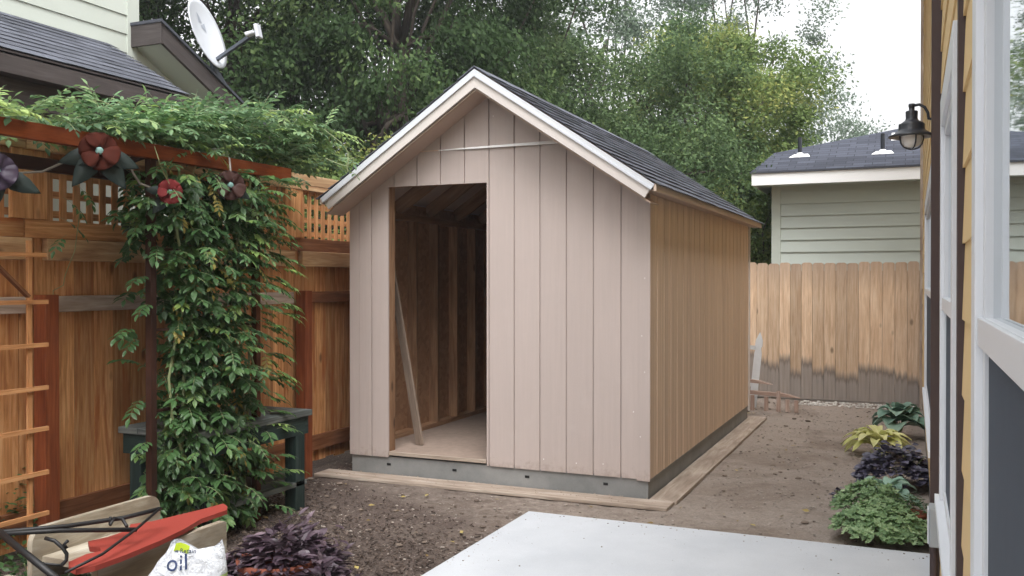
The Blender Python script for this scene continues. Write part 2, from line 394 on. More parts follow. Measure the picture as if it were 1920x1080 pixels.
def glass(name, tint, rough=0.02):
    m, nt, b = newmat(name, rough, 0.5); b.inputs['Base Color'].default_value = (*tint, 1)
    gl = nt.nodes.new('ShaderNodeBsdfGlossy'); gl.inputs['Roughness'].default_value = rough; gl.inputs['Color'].default_value = (0.86, 0.9, 0.92, 1)
    fr = nt.nodes.new('ShaderNodeFresnel'); fr.inputs[0].default_value = 2.0
    p = pos(nt); mp = nt.nodes.new('ShaderNodeMapping'); mp.inputs['Scale'].default_value = (1, 3, 9); nt.links.new(p, mp.inputs[0])
    bp = nt.nodes.new('ShaderNodeBump'); bp.inputs['Strength'].default_value = 0.03; bp.inputs['Distance'].default_value = 0.01
    nt.links.new(noise_(nt, mp.outputs[0], 1.2, 2), bp.inputs['Height']); nt.links.new(bp.outputs[0], gl.inputs['Normal'])
    mx = nt.nodes.new('ShaderNodeMixShader'); nt.links.new(fr.outputs[0], mx.inputs[0])
    nt.links.new(b.outputs[0], mx.inputs[1]); nt.links.new(gl.outputs[0], mx.inputs[2]); nt.links.new(mx.outputs[0], nt.nodes['Material Output'].inputs[0])
    return m
M['glass'] = glass('window_glass', (0.06, 0.07, 0.075))
M['screen'] = paint('insect_screen', (0.075, 0.09, 0.115), 0.8, 0.08, 20, 0.2)
mm, nt_, b_ = newmat('frosted_glass', 0.3, 0.5); b_.inputs['Base Color'].default_value = (0.7, 0.68, 0.66, 1); M['frost'] = mm
mm, nt_, b_ = newmat('galvanised_steel', 0.4, 0.5); b_.inputs['Base Color'].default_value = (0.09, 0.105, 0.13, 1); b_.inputs['Metallic'].default_value = 0.4; M['steel'] = mm

M['leaf_dark'] = leafmat('tree_leaves_dark', (0.022, 0.044, 0.015), (0.050, 0.092, 0.032), (0.135, 0.195, 0.068))
M['leaf_mid'] = leafmat('tree_leaves_mid', (0.050, 0.088, 0.036), (0.105, 0.165, 0.068), (0.20, 0.27, 0.11))
M['leaf_yellow'] = leafmat('tree_leaves_yellow_green', (0.080, 0.130, 0.038), (0.155, 0.220, 0.070), (0.32, 0.33, 0.10))
M['leaf_grey'] = leafmat('tree_leaves_grey_veil', (0.085, 0.120, 0.088), (0.145, 0.195, 0.142), (0.22, 0.28, 0.20))  # pale glare veil on the far trees is put into these leaf colours
M['vine'] = leafmat('vine_leaves', (0.022, 0.058, 0.018), (0.070, 0.150, 0.050), (0.27, 0.38, 0.10), 0.45, 0.3, 0.45)
M['vine_pale'] = leafmat('vine_leaves_silvery', (0.075, 0.15, 0.07), (0.15, 0.26, 0.13), (0.34, 0.46, 0.15), 0.45, 0.3, 0.5)
M['bark'] = wood('tree_bark', (0.035, 0.028, 0.022), (0.07, 0.055, 0.045), (0.11, 0.09, 0.07), rough=0.95, grain=6, knots=False, bumpy=0.8)
M['stem'] = paint('vine_stem', (0.22, 0.26, 0.13), 0.6)
M['purple'] = leafmat('purple_leaves', (0.030, 0.018, 0.026), (0.080, 0.052, 0.072), (0.21, 0.155, 0.185), 0.4, 0.15, 0.5)
M['heuchera'] = leafmat('dark_plum_leaves', (0.030, 0.027, 0.042), (0.085, 0.080, 0.125), (0.21, 0.20, 0.28), 0.35, 0.1, 0.5)
M['hosta_y'] = leafmat('chartreuse_leaves', (0.32, 0.36, 0.10), (0.55, 0.56, 0.20), (0.74, 0.72, 0.38), 0.5, 0.25)
M['hosta_b'] = leafmat('blue_green_leaves', (0.08, 0.17, 0.125), (0.17, 0.29, 0.225), (0.30, 0.44, 0.35), 0.5, 0.15)
M['geranium'] = leafmat('scalloped_green_leaves', (0.10, 0.18, 0.08), (0.23, 0.35, 0.17), (0.42, 0.54, 0.31), 0.5, 0.25)

# ------------------------------------------------------------ setting: ground and slab
def axis(lo, hi, step, outs):
    a = list(np.arange(lo, hi + 1e-6, step)); return [-x for x in reversed(outs) if -x < lo] + a + [x for x in outs if x > hi]
xs = axis(-4.7, 0.4, 0.035, [6, 9, 14, 25, 50, 120, 250]); ys = axis(2.0, 12.6, 0.035, [0.0, 14, 18, 25, 50, 120, 250])
ys = sorted(set([-250, -120, -50, -20, -8, -2, 0.5] + [y for y in ys if y > 0.6]))
xs = sorted(set(xs)); gv = []; gf = []
for y in ys:
    for x in xs:
        inn = (-4.7 <= x <= 0.4 and 2 <= y <= 12.6); z = 0.0
        if inn:
            z = noise.noise(Vector((x * 1.6, y * 1.6, 0))) * 0.012 + noise.noise(Vector((x * 7, y * 7, 3))) * 0.009 + noise.noise(Vector((x * 22, y * 22, 5))) * 0.006 - 0.004
            if x > -2.4 and y < 5.65: z -= 0.02
        gv.append((x, y, z))
nx = len(xs)
for j in range(len(ys) - 1):
    for i in range(nx - 1):
        a = j * nx + i; gf.append((a, a + 1, a + nx + 1, a + nx))
me = bpy.data.meshes.new('ground'); me.from_pydata(gv, [], gf); me.update()
g = raw('ground', me, M['dirt'], smooth=True); g['kind'] = 'structure'
mb = MB(); mb.box((-2.275, -3.0, -0.06), (0.10, 5.525, 0.045), 0.5)
tag(part('patio', mb, M['slab'], bevel=0.008), kind='structure')

def scatter_stones(n, reg, smin, smax, flat=0.6, clump=None):
    mb = MB(); k = 0
    while k < n:
        x = random.uniform(reg[0], reg[1]); y = random.uniform(reg[2], reg[3])
        if clump and not clump(x, y): continue
        k += 1; s = random.uniform(smin, smax) ** 1; s = smin + (smax - smin) * random.random() ** 3
        z = s * 0.18; nn = 6; t = random.random(); base = len(mb.v); a0 = random.random() * 6; el = random.uniform(0.6, 1.0)
        for (rr, zz) in ((0.75, -0.4), (1.0, 0.1), (0.62, 0.55)):
            for q in range(nn):
                th = a0 + q * 2 * math.pi / nn; jr = random.uniform(0.8, 1.15) * rr * s
                mb.v.append((x + math.cos(th) * jr, y + math.sin(th) * jr * el, z + zz * s * flat * random.uniform(0.8, 1.2)))
        for r_ in range(2):
            for q in range(nn):
                q2 = (q + 1) % nn
                mb.f.append((base + r_ * nn + q, base + r_ * nn + q2, base + (r_ + 1) * nn + q2, base + (r_ + 1) * nn + q)); mb.t.append(t); mb.uv += [(0, 0)] * 4
        mb.f.append(tuple(base + 2 * nn + q for q in range(nn))); mb.t.append(t); mb.uv += [(0, 0)] * nn
    return mb
def free(x, y):
    if -2.3 < x and y < 5.55: return False
    if -4.2 < x < -1.45 and 6.0 < y < 10.6: return False
    return True
tag(part('gravel', scatter_stones(5200, (-4.35, 0.05, 2.6, 12.2), 0.002, 0.014, clump=lambda x, y: free(x, y) and noise.noise(Vector((x * 2.3, y * 2.3, 9))) > random.uniform(-0.5, 0.25)), M['pebble']), 'small loose pebbles and clods scattered over the bare dirt', 'gravel', kind='stuff')
tag(part('clods', scatter_stones(420, (-4.35, 0.05, 2.6, 12.2), 0.008, 0.034, 0.5, clump=lambda x, y: free(x, y) and random.random() < 0.25 + 0.75 * (y > 11.6 or (x < -2.3 and y < 6) or x > -0.35)), stonemat('dirt_clods', (0.10, 0.075, 0.06), (0.24, 0.19, 0.155))), 'crumbly clods of soil gathered along the bed and fence foot', 'soil', kind='stuff')
tag(part('white_gravel', scatter_stones(420, (-1.3, 0.05, 11.9, 12.33), 0.010, 0.026), M['whitestone']), 'white landscape stones along the foot of the back fence', 'gravel', kind='stuff')
mb = scatter_stones(150, (-2.26, 0.08, 4.3, 5.51), 0.002, 0.007, clump=lambda x, y: random.random() < math.exp(-min(5.52 - y, x + 2.27) / 0.10) + 0.02)
for i, v in enumerate(mb.v): mb.v[i] = (v[0], v[1], v[2] + 0.0455)
tag(part('crumbs', mb, M['pebble']), 'crumbs of soil kicked onto the rim of the pale slab', 'soil', kind='stuff')
mb = scatter_stones(420, (-4.25, -1.49, 6.05, 6.25), 0.002, 0.008, clump=lambda x, y: random.random() < 0.15 + 0.85 * math.exp(-(6.25 - y) / 0.06))
for i, v in enumerate(mb.v): mb.v[i] = (v[0], v[1], v[2] + 0.0245)
tag(part('sawdust', mb, M['formboard']), 'pale sawdust and grit lying on the board at the shed foot', 'sawdust', kind='stuff')
mb = MB()
for k in range(130):
    x, y = random.uniform(-4.2, 0.0), random.uniform(4.0, 12.0)
    if not free(x, y): continue
    L = random.uniform(0.012, 0.03); Mx = Matrix.Translation((x, y, 0.012)) @ Matrix.Rotation(random.random() * 6.28, 4, 'Z') @ Matrix.Rotation(random.gauss(0, 0.35), 4, 'X')
    P = [Mx @ Vector(q) for q in ((-L, 0, 0), (-L * .2, L * .45, .004), (L, 0, 0.002), (-L * .2, -L * .45, .004))]; mb.face(P, None, random.random())
tag(part('fallen_leaves', mb, stonemat('dry_leaves', (0.14, 0.085, 0.035), (0.42, 0.34, 0.13))), 'dry fallen leaves dotted over the yard soil', 'leaves', kind='stuff')
mb = MB()
for k in range(9000):
    x = random.uniform(-4.3, -2.3); y = random.uniform(2.6, 5.95)
    if random.random() > min(1, max(0.0, (5.3 - y) * 0.9 + (-2.9 - x) * 0.4 + 0.2)): continue
    L = random.uniform(0.004, 0.008) + 0.012 * random.random() ** 3; a = random.random() * math.pi
    Mx = Matrix.Translation((x, y, 0.006)) @ Matrix.Rotation(a, 4, 'Z') @ Matrix.Rotation(random.uniform(-0.4, 0.4), 4, 'Y')
    mb.box((-L, -L * 0.3, -0.002), (L, L * 0.3, 0.004), None, Mx)
tag(part('bark_mulch', mb, M['chips']), 'dark bark chips strewn over the soil left of the slab', 'mulch', kind='stuff')

# ------------------------------------------------------------ the shed
XL, XR, YF, YB = -4.104, -1.664, 6.24, 10.44
XM = (XL + XR) / 2; Z0 = 0.155; FL = 0.195
PITCH = 0.667; OV = 0.25; EV = 0.09
ZE = 2.203           # roof underside height above the side walls
shed = root('garden_shed', (XM, (YF + YB) / 2, 0), 'new unpainted garden shed with open doorway and dark shingle roof', 'shed')
D0, D1, DH = -3.752, -2.905, 2.262
# foundation skirt
mb = MB(); mb.box((XL + 0.012, YF + 0.014, -0.05), (XR - 0.014, YF + 0.05, 0.158), 0.5); mb.box((XR - 0.05, YF + 0.05, -0.05), (XR - 0.014, YB - 0.02, 0.158), 0.5)
mb.box((XL + 0.012, YF + 0.05, -0.05), (XL + 0.05, YB - 0.02, 0.158), 0.5); mb.box((XL + 0.05, YB - 0.05, -0.05), (XR - 0.05, YB - 0.02, 0.158), 0.5)
fo = part('foundation', mb, M['found'], shed)
for xx, zz in ((-3.755, 0.098), (-3.18, 0.098), (-2.585, 0.098), (-1.985, 0.098)):
    mb = MB(); mb.box((xx - 0.017, YF + 0.011, zz - 0.009), (xx + 0.017, YF + 0.0138, zz + 0.009), 0.5); part('vent_slot', mb, M['black'], fo)
# grooved siding: panels between grooves with a thin recessed groove strip
def roof_z(x): return ZE + (XR - XM - abs(x - XM)) * PITCH
def front_piece(mb, x0, x1, z0, y, th, top=None, z1=None):
    a = [(x0, z0), (x1, z0)]
    if z1 is not None: a += [(x1, z1), (x0, z1)]
    else:
        a += [(x1, roof_z(x1))]
        if x0 < XM < x1: a += [(XM, roof_z(XM))]
        a += [(x0, roof_z(x0))]
    mb.prism([(p[0], y, p[1]) for p in a], (0, th, 0), random.random())
grooves_r = [XM + 0.2032 * k for k in range(0, 6)]
grooves_l = [XM - 0.2032 * k for k in range(1, 6)]
cuts = sorted([XL + 0.09] + grooves_l + grooves_r + [XR])
ZS = 2.52
mb = MB(); gw = 0.011
for a, b in zip(cuts[:-1], cuts[1:]):
    a2, b2 = a + gw / 2, b - gw / 2
    if a == XL + 0.09: a2 = a
    if b == XR: b2 = b
    segs = []
    if b2 <= D0 or a2 >= D1: segs.append((a2, b2, Z0))
    elif a2 < D0 < b2: segs += [(a2, D0, Z0), (D0, b2, DH)]
    elif a2 < D1 < b2: segs += [(a2, D1, DH), (D1, b2, Z0)]
    else: segs.append((a2, b2, DH))
    for (p, q, z0) in segs:
        top = min(roof_z(p), roof_z(q))
        if top <= ZS: front_piece(mb, p, q, z0, YF, 0.012)
        else: front_piece(mb, p, q, z0, YF, 0.012, z1=ZS) if min(roof_z(p), roof_z(q)) >= ZS else None
    # upper gable sheet, lapped a little proud
    if max(roof_z(a2), roof_z(b2)) > ZS + 0.02:
        lo = [(a2, ZS + 0.004), (b2, ZS + 0.004)]
        za, zb = roof_z(a2), roof_z(b2)
        pts = []
        if za > ZS + 0.004 and zb > ZS + 0.004: pts = lo + [(b2, zb)] + ([(XM, roof_z(XM))] if a2 < XM < b2 else []) + [(a2, za)]
        if pts: mb.prism([(p[0], YF - 0.004, p[1]) for p in pts], (0, 0.012, 0), 0.5)
# backing behind grooves (ship-lap)
for (p, q, z0) in ((XL + 0.02, D0, Z0 + 0.006), (D1, XR - 0.02, Z0 + 0.006)):
    pts = [(p, z0), (q, z0), (q, min(ZS, roof_z(q))), (p, min(ZS, roof_z(p)))]
    if q > XM: pts = [(p, z0), (q, z0), (q, roof_z(q)), (XR - (ZS - ZE) / PITCH, ZS), (p, ZS)]
    mb.prism([(a[0], YF + 0.0125, a[1]) for a in pts], (0, 0.004, 0), 0.3)
mb.prism([(a[0], YF + 0.0125, a[1]) for a in ((D0, DH), (D1, DH), (D1, roof_z(D1)), (XM - 0.05, roof_z(XM - 0.05)), (D0, roof_z(D0)))], (0, 0.004, 0), 0.3)
mb.prism([(a[0], YF + 0.0125, a[1]) for a in ((D1, ZS), (XR - (ZS - ZE) / PITCH - 0.05, ZS), (XM, roof_z(XM)), (D1, roof_z(D1)))], (0, 0.0035, 0), 0.3)
fs = part('front_siding', mb, M['front'], shed, label='pinkish primed grooved siding')
# corner strip on left, lower lip on the right
mb = MB(); front_piece(mb, XL, XL + 0.088, Z0, YF - 0.001, 0.013); part('corner_trim', mb, M['front'], shed)
mb = MB(); mb.box((XR - 0.092, YF - 0.0015, Z0 - 0.012), (XR + 0.002, YF + 0.0, ZE - 0.05), 0.55); part('corner_trim', mb, M['front'], shed)
# side siding (right), grooved, tan
mb = MB(); k = 0; y = YF + 0.013; y2 = y
while y2 < YB - 0.03:
    y2 = min(y + 0.2032, YB - 0.02) if k else y + 0.19
    w = y2 - y; 
    # each 8" panel shows a soft mid rib like the photo's many fine lines
    h = w / 2
    h = w * 0.62; mb.box((XR - 0.012, y + 0.007, Z0), (XR, y + h - 0.003, ZE + 0.02), random.random()); mb.box((XR - 0.0125, y + h + 0.003, Z0), (XR - 0.001, y2 - 0.007, ZE + 0.02), random.random())
    y = y2; k += 1
mb.box((XR - 0.018, YF + 0.02, Z0 + 0.005), (XR - 0.0125, YB - 0.02, ZE + 0.02), 0.2)
part('side_siding', mb, M['side'], shed, label='tan raw grooved siding on the passage side')
mb = MB(); mb.box((XR + 0.0005, YB - 0.022, Z0 - 0.06), (XR + 0.014, YB + 0.016, ZE + 0.0), 0.9); part('corner_trim', mb, M['trim'], shed)
mb = MB(); mb.box((XL, YF + 0.014, Z0), (XL + 0.012, YB - 0.02, ZE + 0.02), 0.5); part('side_siding', mb, M['front'], shed)
mb = MB(); mb.box((XL + 0.0122, YF + 0.02, Z0 + 0.01), (XL + 0.0128, YB - 0.025, ZE), 0.5); part('inner_sheathing', mb, M['sheath'], shed)
mb = MB(); mb.prism([(XL + 0.013, YB - 0.018, Z0), (XR - 0.013, YB - 0.018, Z0), (XR - 0.013, YB - 0.018, ZE), (XM, YB - 0.018, roof_z(XM)), (XL + 0.013, YB - 0.018, ZE)], (0, 0.012, 0)); part('back_siding', mb, M['sheath'], shed)
# white flashing at the gable lap
mb = MB(); e = (ZS - ZE) / PITCH
mb.prism([(XM - 0.42, YF - 0.008, ZS), (XR - e + 0.02, YF - 0.034, ZS - 0.004), (XR - e + 0.02, YF - 0.005, ZS + 0.026), (XM - 0.42, YF - 0.005, ZS + 0.005)], (0, 0.001, -0.003), 0.9)
part('flashing', mb, M['fascia_white'], shed, label='white metal flashing strip across the gable')
mb = MB(); mb.box((XL + e, YF - 0.0075, ZS - 0.002), (XM - 0.42, YF - 0.0045, ZS + 0.004), 0.4); part('flashing', mb, M['side'], shed)
# floor, threshold
mb = MB(); mb.box((XL + 0.02, YF + 0.02, FL - 0.02), (XR - 0.02, YB - 0.04, FL), 0.5); part('floor', mb, M['osb'], shed)
mb = MB(); mb.box((D0 + 0.004, YF - 0.003, FL - 0.022), (D1 - 0.004, YF + 0.019, FL + 0.003), 0.8); part('threshold', mb, M['formboard'], shed)
# framing (visible through the door)
mb = MB(); ys_ = [YF + 0.05] + [YF + 0.05 + 0.406 * k for k in range(1, 10)] + [YB - 0.06]
for i, y in enumerate([YF + 0.019 + 0.05] + [6.73 + 0.3975 * k for k in range(0, 9)] + [YB - 0.06]):
    for s in (0, 1):
        x0, x1 = (XL + 0.013, XL + 0.102) if s == 0 else (XR - 0.102, XR - 0.019)
        m_ = MB(); m_.box((x0, y, FL + 0.04), (x1, y + 0.038, 2.05)); part('stud', m_, M['lumber'], shed)
mb = MB(); mb.box((XL + 0.013, YF + 0.02, FL + 0.001), (XL + 0.102, YB - 0.04, FL + 0.04)); part('sole_plate', mb, M['lumber'], shed); mb = MB(); mb.box((XR - 0.102, YF + 0.02, FL + 0.001), (XR - 0.019, YB - 0.04, FL + 0.04)); part('sole_plate', mb, M['lumber'], shed)
mb = MB(); mb.box((XL + 0.013, YF + 0.02, 2.051), (XL + 0.102, YB - 0.04, 2.105)); part('top_plate', mb, M['lumber'], shed); mb = MB(); mb.box((XR - 0.102, YF + 0.02, 2.051), (XR - 0.019, YB - 0.04, 2.105)); part('top_plate', mb, M['lumber'], shed)
for x0, x1 in ((D0 - 0.04, D0 - 0.002), (D1 + 0.002, D1 + 0.04)):
    mb = MB(); mb.box((x0, YF + 0.017, FL + 0.001), (x1, YF + 0.107, DH + 0.03)); part('door_stud', mb, M['lumber'], shed)
mb = MB(); mb.box((D0 - 0.005, YF + 0.018, DH + 0.005), (D1 + 0.01, YF + 0.106, DH + 0.14)); part('door_header', mb, M['lumber'], shed)
for k in range(1, 6):
    x = XL + 0.1 + 0.406 * k; m_ = MB(); m_.box((x, YB - 0.115, FL + 0.04), (x + 0.038, YB - 0.03, 2.3)); part('stud', m_, M['lumber'], shed)
ang = math.atan(PITCH)
for k in range(0, 8):
    y = YF + 0.13 + k * 0.56
    for s in (-1, 1):
        m_ = MB(); xe = XM + s * (XR - XM - 0.02)
        p = Vector((XM + s * 0.01, y, roof_z(XM) - 0.075)); q = Vector((xe, y, ZE - 0.055)); m_.bar(p, q, 0.038, 0.12); part('rafter', m_, M['lumber'], shed)
mb = MB(); mb.box((XM - 0.019, YF + 0.02, roof_z(XM) - 0.17), (XM + 0.019, YB - 0.04, roof_z(XM) - 0.03)); part('ridge_board', mb, M['lumber'], shed)
# roof deck + shingle courses
n_up = lambda s: Vector((s * math.sin(ang), 0, math.cos(ang)))
half = XR + EV - XM; slopeL = half / math.cos(ang)
zr = ZE + (XR - XM) * PITCH + 0.001
for s in (-1, 1):
    dn = Vector((s * math.cos(ang), 0, -math.sin(ang))); nu = n_up(s)
    A = Vector((XM, YF - OV + 0.02, zr)); B = A + dn * slopeL
    mb = MB(); mb.prism([A, B, B + nu * 0.03, A + nu * 0.03], (0, YB - YF + OV + 0.18, 0), 0.5); part('roof_deck', mb, M['soffit'], shed)
    mb = MB(); nc = 12; cl = (slopeL + 0.03) / nc
    ylo, yhi = YF - OV - 0.010, YB + 0.215
    for c in range(nc):
        y = ylo - random.random() * 0.15; first = True
        up0 = c * cl; 
        while y < yhi:
            w = random.choice((0.14, 0.17, 0.2, 0.26)); ya, yb = max(y, ylo), min(y + w, yhi); y += w
            if yb - ya < 0.01: continue
            th = random.choice((0.004, 0.007)); 
            a0 = A + dn * up0 + nu * 0.035; b0 = A + dn * (up0 + cl) + nu * (0.035 + 0.006)
            a0.y = b0.y = ya
            mb.prism([a0, b0, b0 + nu * th, a0 + nu * 0.002], (0, yb - ya, 0), min(1, max(0, random.gauss(0.5, 0.22))))
    part('shingles', mb, M['shingle'], shed)
    # rake board and drip edge
    dn2 = dn; yf = YF - OV
    wb = 0.108
    A1 = Vector((XM, yf, zr + 0.03)); B1 = A1 + dn * slopeL; dz = Vector((0, 0, -1))
    wv = wb / math.cos(ang)
    mb = MB(); mb.prism([A1, B1, B1 - nu * wb, A1 + dz * wv], (0, 0.022, 0), 0.6); part('rake_board', mb, M['trim'], shed, bevel=0.002)
    mb = MB(); A2 = A1 + Vector((0, -0.008, 0.0015)); w2 = 0.044
    B2 = A2 + dn * (slopeL + 0.010)
    mb.prism([A2, B2, B2 - nu * w2, A2 + dz * (w2 / math.cos(ang))], (0, 0.0075, 0), 0.6)
    A3 = A2 + dz * (w2 / math.cos(ang) - 0.016) + Vector((0, -0.006, 0)); B3 = B2 - nu * (w2 - 0.013) + Vector((0, -0.006, 0))
    mb.prism([A3, B3, B3 - nu * 0.013, A3 + dz * 0.016], (0, 0.0055, 0), 0.9)
    part('drip_edge', mb, M['white'], shed, label='white metal drip edge')
    # eave fascia and soffit
    xo = XM + s * half
    mb = MB(); mb.box((xo + s * 0.001, YF - OV + 0.001, ZE - EV * PITCH - 0.018), (xo + s * 0.019, YB + 0.2, ZE - EV * PITCH + 0.030), 0.3); part('eave_fascia', mb, paint('pale_primed_board', (0.62, 0.50, 0.41), 0.7), shed)
    mb = MB(); mb.box((xo + s * 0.0, YF - OV + 0.024, ZE - EV * PITCH - 0.014), (XM + s * (XR - XM + 0.002), YB + 0.2, ZE - EV * PITCH - 0.003), 0.3); part('soffit', mb, M['soffit'], shed)
    A4 = Vector((XM, yf + 0.0225, zr - 0.105)); B4 = A4 + dn * (slopeL - 0.03)
    mb = MB(); mb.prism([A4, B4, B4 - nu * 0.01, A4 - Vector((0, 0, 0.012))], (0, OV - 0.027, 0), 0.5); part('soffit', mb, M['soffit'], shed)
mb = MB()
for k in range(24):
    y = YF - OV - 0.012 + k * 0.196
    for s in (-1, 1):
        dn = Vector((s * math.cos(ang), 0, -math.sin(ang))); nu = n_up(s); a0 = Vector((XM, y, zr + 0.046))
        mb.prism([a0, a0 + dn * 0.14, a0 + dn * 0.14 + nu * 0.006, a0 + Vector((0, 0, 0.009))], (0, 0.19, 0), random.random())
part('ridge_cap', mb, M['shingle'], shed)
# dried nail heads / filler dabs
for (x, z) in ((-1.70, 1.55), (-1.72, 1.15), (-1.70, 0.9), (-1.73, 0.45), (-1.78, 0.62), (-2.0, 0.24), (-2.2, 0.23), (-2.45, 0.24), (-2.85, 2.75), (-2.845, 2.9)):
    mb = MB(); mb.lathe((x, YF - 0.0022 - (0.004 if z > 2.5 else 0), z), [(0.0001, 0), (0.0035, 0.0002), (0.004, -0.0018)], 8, 0.9, Matrix.Rotation(R(90), 4, 'X')); part('nail_head', mb, M['fascia_white'], fs)

# board leaning inside the doorway
mb = MB(); mb.bar((-3.67, 6.60, FL + 0.004), (-3.985, 6.62, 1.80), 0.075, 0.019, up=(0.3, 1, 0)); mb2 = mb
tag(part('leaning_board', mb, wood('grey_brown_board', (0.15, 0.11, 0.085), (0.24, 0.18, 0.14), (0.32, 0.25, 0.20))), 'narrow bare board leaning inside the open shed doorway', 'board')
# form boards round the base
for nm, a, b, lab in (('form_board', (-4.30, 6.03, 0.0), (-1.49, 6.235, 0.024), 'dusty flat board lying along the front of the shed'),
                      ('form_board', (-1.665, 6.24, 0.0), (-1.475, 10.5, 0.026), 'long flat board lying along the right side of the shed')):
    mb = MB()
    if b[1] > 7: mb.box(a, (b[0], 8.35, b[2] + 0.001), 0.5); mb.box((a[0], 8.353, 0), b, 0.7)
    else: mb.box(a, b, 0.5)
    tag(part(nm, mb, M['formboard'], bevel=0.004), lab, 'board')

# ------------------------------------------------------------ left fence (plane x = -4.45)
fx = -4.45
fl = root('wooden_fence', (fx, 5, 0), 'tall red-stained plank fence with square lattice top behind the arbor', 'fence')
posts = [1.29, 3.64, 5.98, 8.33, 10.67]
def plank_wall(mb, x, ya, yb, z0, z1, w=0.14, gap=0.004, t=0.018):
    y = ya
    while y < yb - 0.02:
        ww = min(w * random.uniform(0.93, 1.05), yb - y); dx = random.uniform(-0.003, 0.003)
        mb.box((x - t + dx, y + gap / 2, z0 + random.uniform(-0.01, 0.01)), (x + dx, y + ww - gap / 2, z1)); y += ww
bounds = [-1.0] + posts + [12.38]
for a, b in zip(bounds[:-1], bounds[1:]):
    mb = MB(); plank_wall(mb, fx, a, b, 0.07, 1.80); part('plank_panel', mb, M['fence_left'], fl)
    for z0, z1, mt, dx, nm in ((0.165, 0.285, 'rail_dark', 0.035, None), (1.355, 1.445, 'rail_grey', 0.038, 'greyed rough-sawn rail'), (1.645, 1.765, 'rail_light', 0.05, None)):
        if mt == 'rail_grey' and a > 5.5: mt = 'rail_dark'
        mb = MB(); mb.box((fx + 0.004, a + 0.048, z0), (fx + dx, b - 0.048, z1)); part('rail', mb, M[mt], fl, bevel=0.004, label=nm if mt == 'rail_grey' else None)
    ya, yb = a - 0.09, b - 0.09
    ymid = 3.55 if (a < 3.6 < b + 0.1) else None
    mt = 'rail_dark' if a > 5.5 else 'fence_left'
    mb = MB(); mb.box((fx + 0.003, ya + 0.01, 1.767), (fx + 0.036, yb, 1.868)); part('rail', mb, M[mt], fl, bevel=0.003)
    # lattice
    mb = MB(); y = ya + 0.06
    while y < yb - 0.05:
        mb.box((fx + 0.012, y, 1.868), (fx + 0.022, y + 0.044, 2.265)); y += 0.093
    for z in (1.885, 1.995, 2.105, 2.215):
        mb.box((fx + 0.0015, ya + 0.01, z), (fx + 0.0115, yb, z + 0.040))
    part('lattice', mb, M['lattice'], fl)
    mb = MB(); mb.box((fx - 0.03, ya, 2.245), (fx + 0.058, yb - 0.003, 2.285)); mb.box((fx + 0.023, ya, 2.285), (fx + 0.06, yb - 0.003, 2.368)); part('cap_rail', mb, M['rail_light'], fl, bevel=0.004)
for y in posts:
    mb = MB(); mb.box((fx + 0.051, y - 0.045, -0.05), (fx + 0.141, y + 0.045, 1.455)); part('post', mb, M['post_red'], fl, bevel=0.004)
    mb = MB(); mb.box((fx + 0.024, y - 0.175, 1.868), (fx + 0.054, y - 0.045, 2.245)); mb.box((fx + 0.024, y - 0.04, 1.868), (fx + 0.05, y + 0.05, 2.245)); part('upper_post', mb, M['fence_left'], fl, bevel=0.003)

# ------------------------------------------------------------ back fence (plane y = 12.4)
fb = root('wooden_fence', (-1.5, 12.4, 0), 'weathered dog-eared cedar fence across the back with greyed board bottoms', 'fence')
mb = MB(); x = -7.0
while x < 4.5:
    w = random.uniform(0.132, 0.146); z1 = 1.765 + random.uniform(-0.012, 0.012); dy = random.uniform(-0.004, 0.004); c = 0.028
    a, b = x + 0.0025, x + w - 0.0025; z0 = 0.02; mb.box((x - 0.012, 12.4225, 0.03), (x + 0.012, 12.4245, 1.66), 0.0)  # dark strip added behind each joint to stop light showing through
    pts = [(a, z0), (b, z0), (b, z1 - c), (b - c * 0.35, z1 - c * 0.35), (b - c, z1), (a + c, z1), (a + c * 0.35, z1 - c * 0.35), (a, z1 - c)]
    t = random.random(); o1 = random.random() * 40; y = 12.4 + dy; n = len(pts)
    F = [(p[0], y, p[1]) for p in pts]; Bk = [(p[0], y + 0.017, p[1]) for p in pts]; uv = [(p[1] + o1, p[0] + o1) for p in pts]
    mb.face(F, uv, t); mb.face(Bk[::-1], uv[::-1], t)
    for i in range(n):
        j = (i + 1) % n; mb.face([F[j], F[i], Bk[i], Bk[j]], [uv[j], uv[i], uv[i], uv[j]], t)
    x += w
part('plank_panel', mb, M['fence_back'], fb)
for z in (0.35, 1.4):
    mb = MB(); mb.box((-7, 12.425, z), (4.5, 12.463, z + 0.09)); part('rail', mb, M['rail_grey'], fb)
for x in (-6.5, -4.1, -1.7, 0.7, 3.1):
    mb = MB(); mb.box((x, 12.464, -0.05), (x + 0.09, 12.554, 1.7)); part('post', mb, M['rail_grey'], fb)

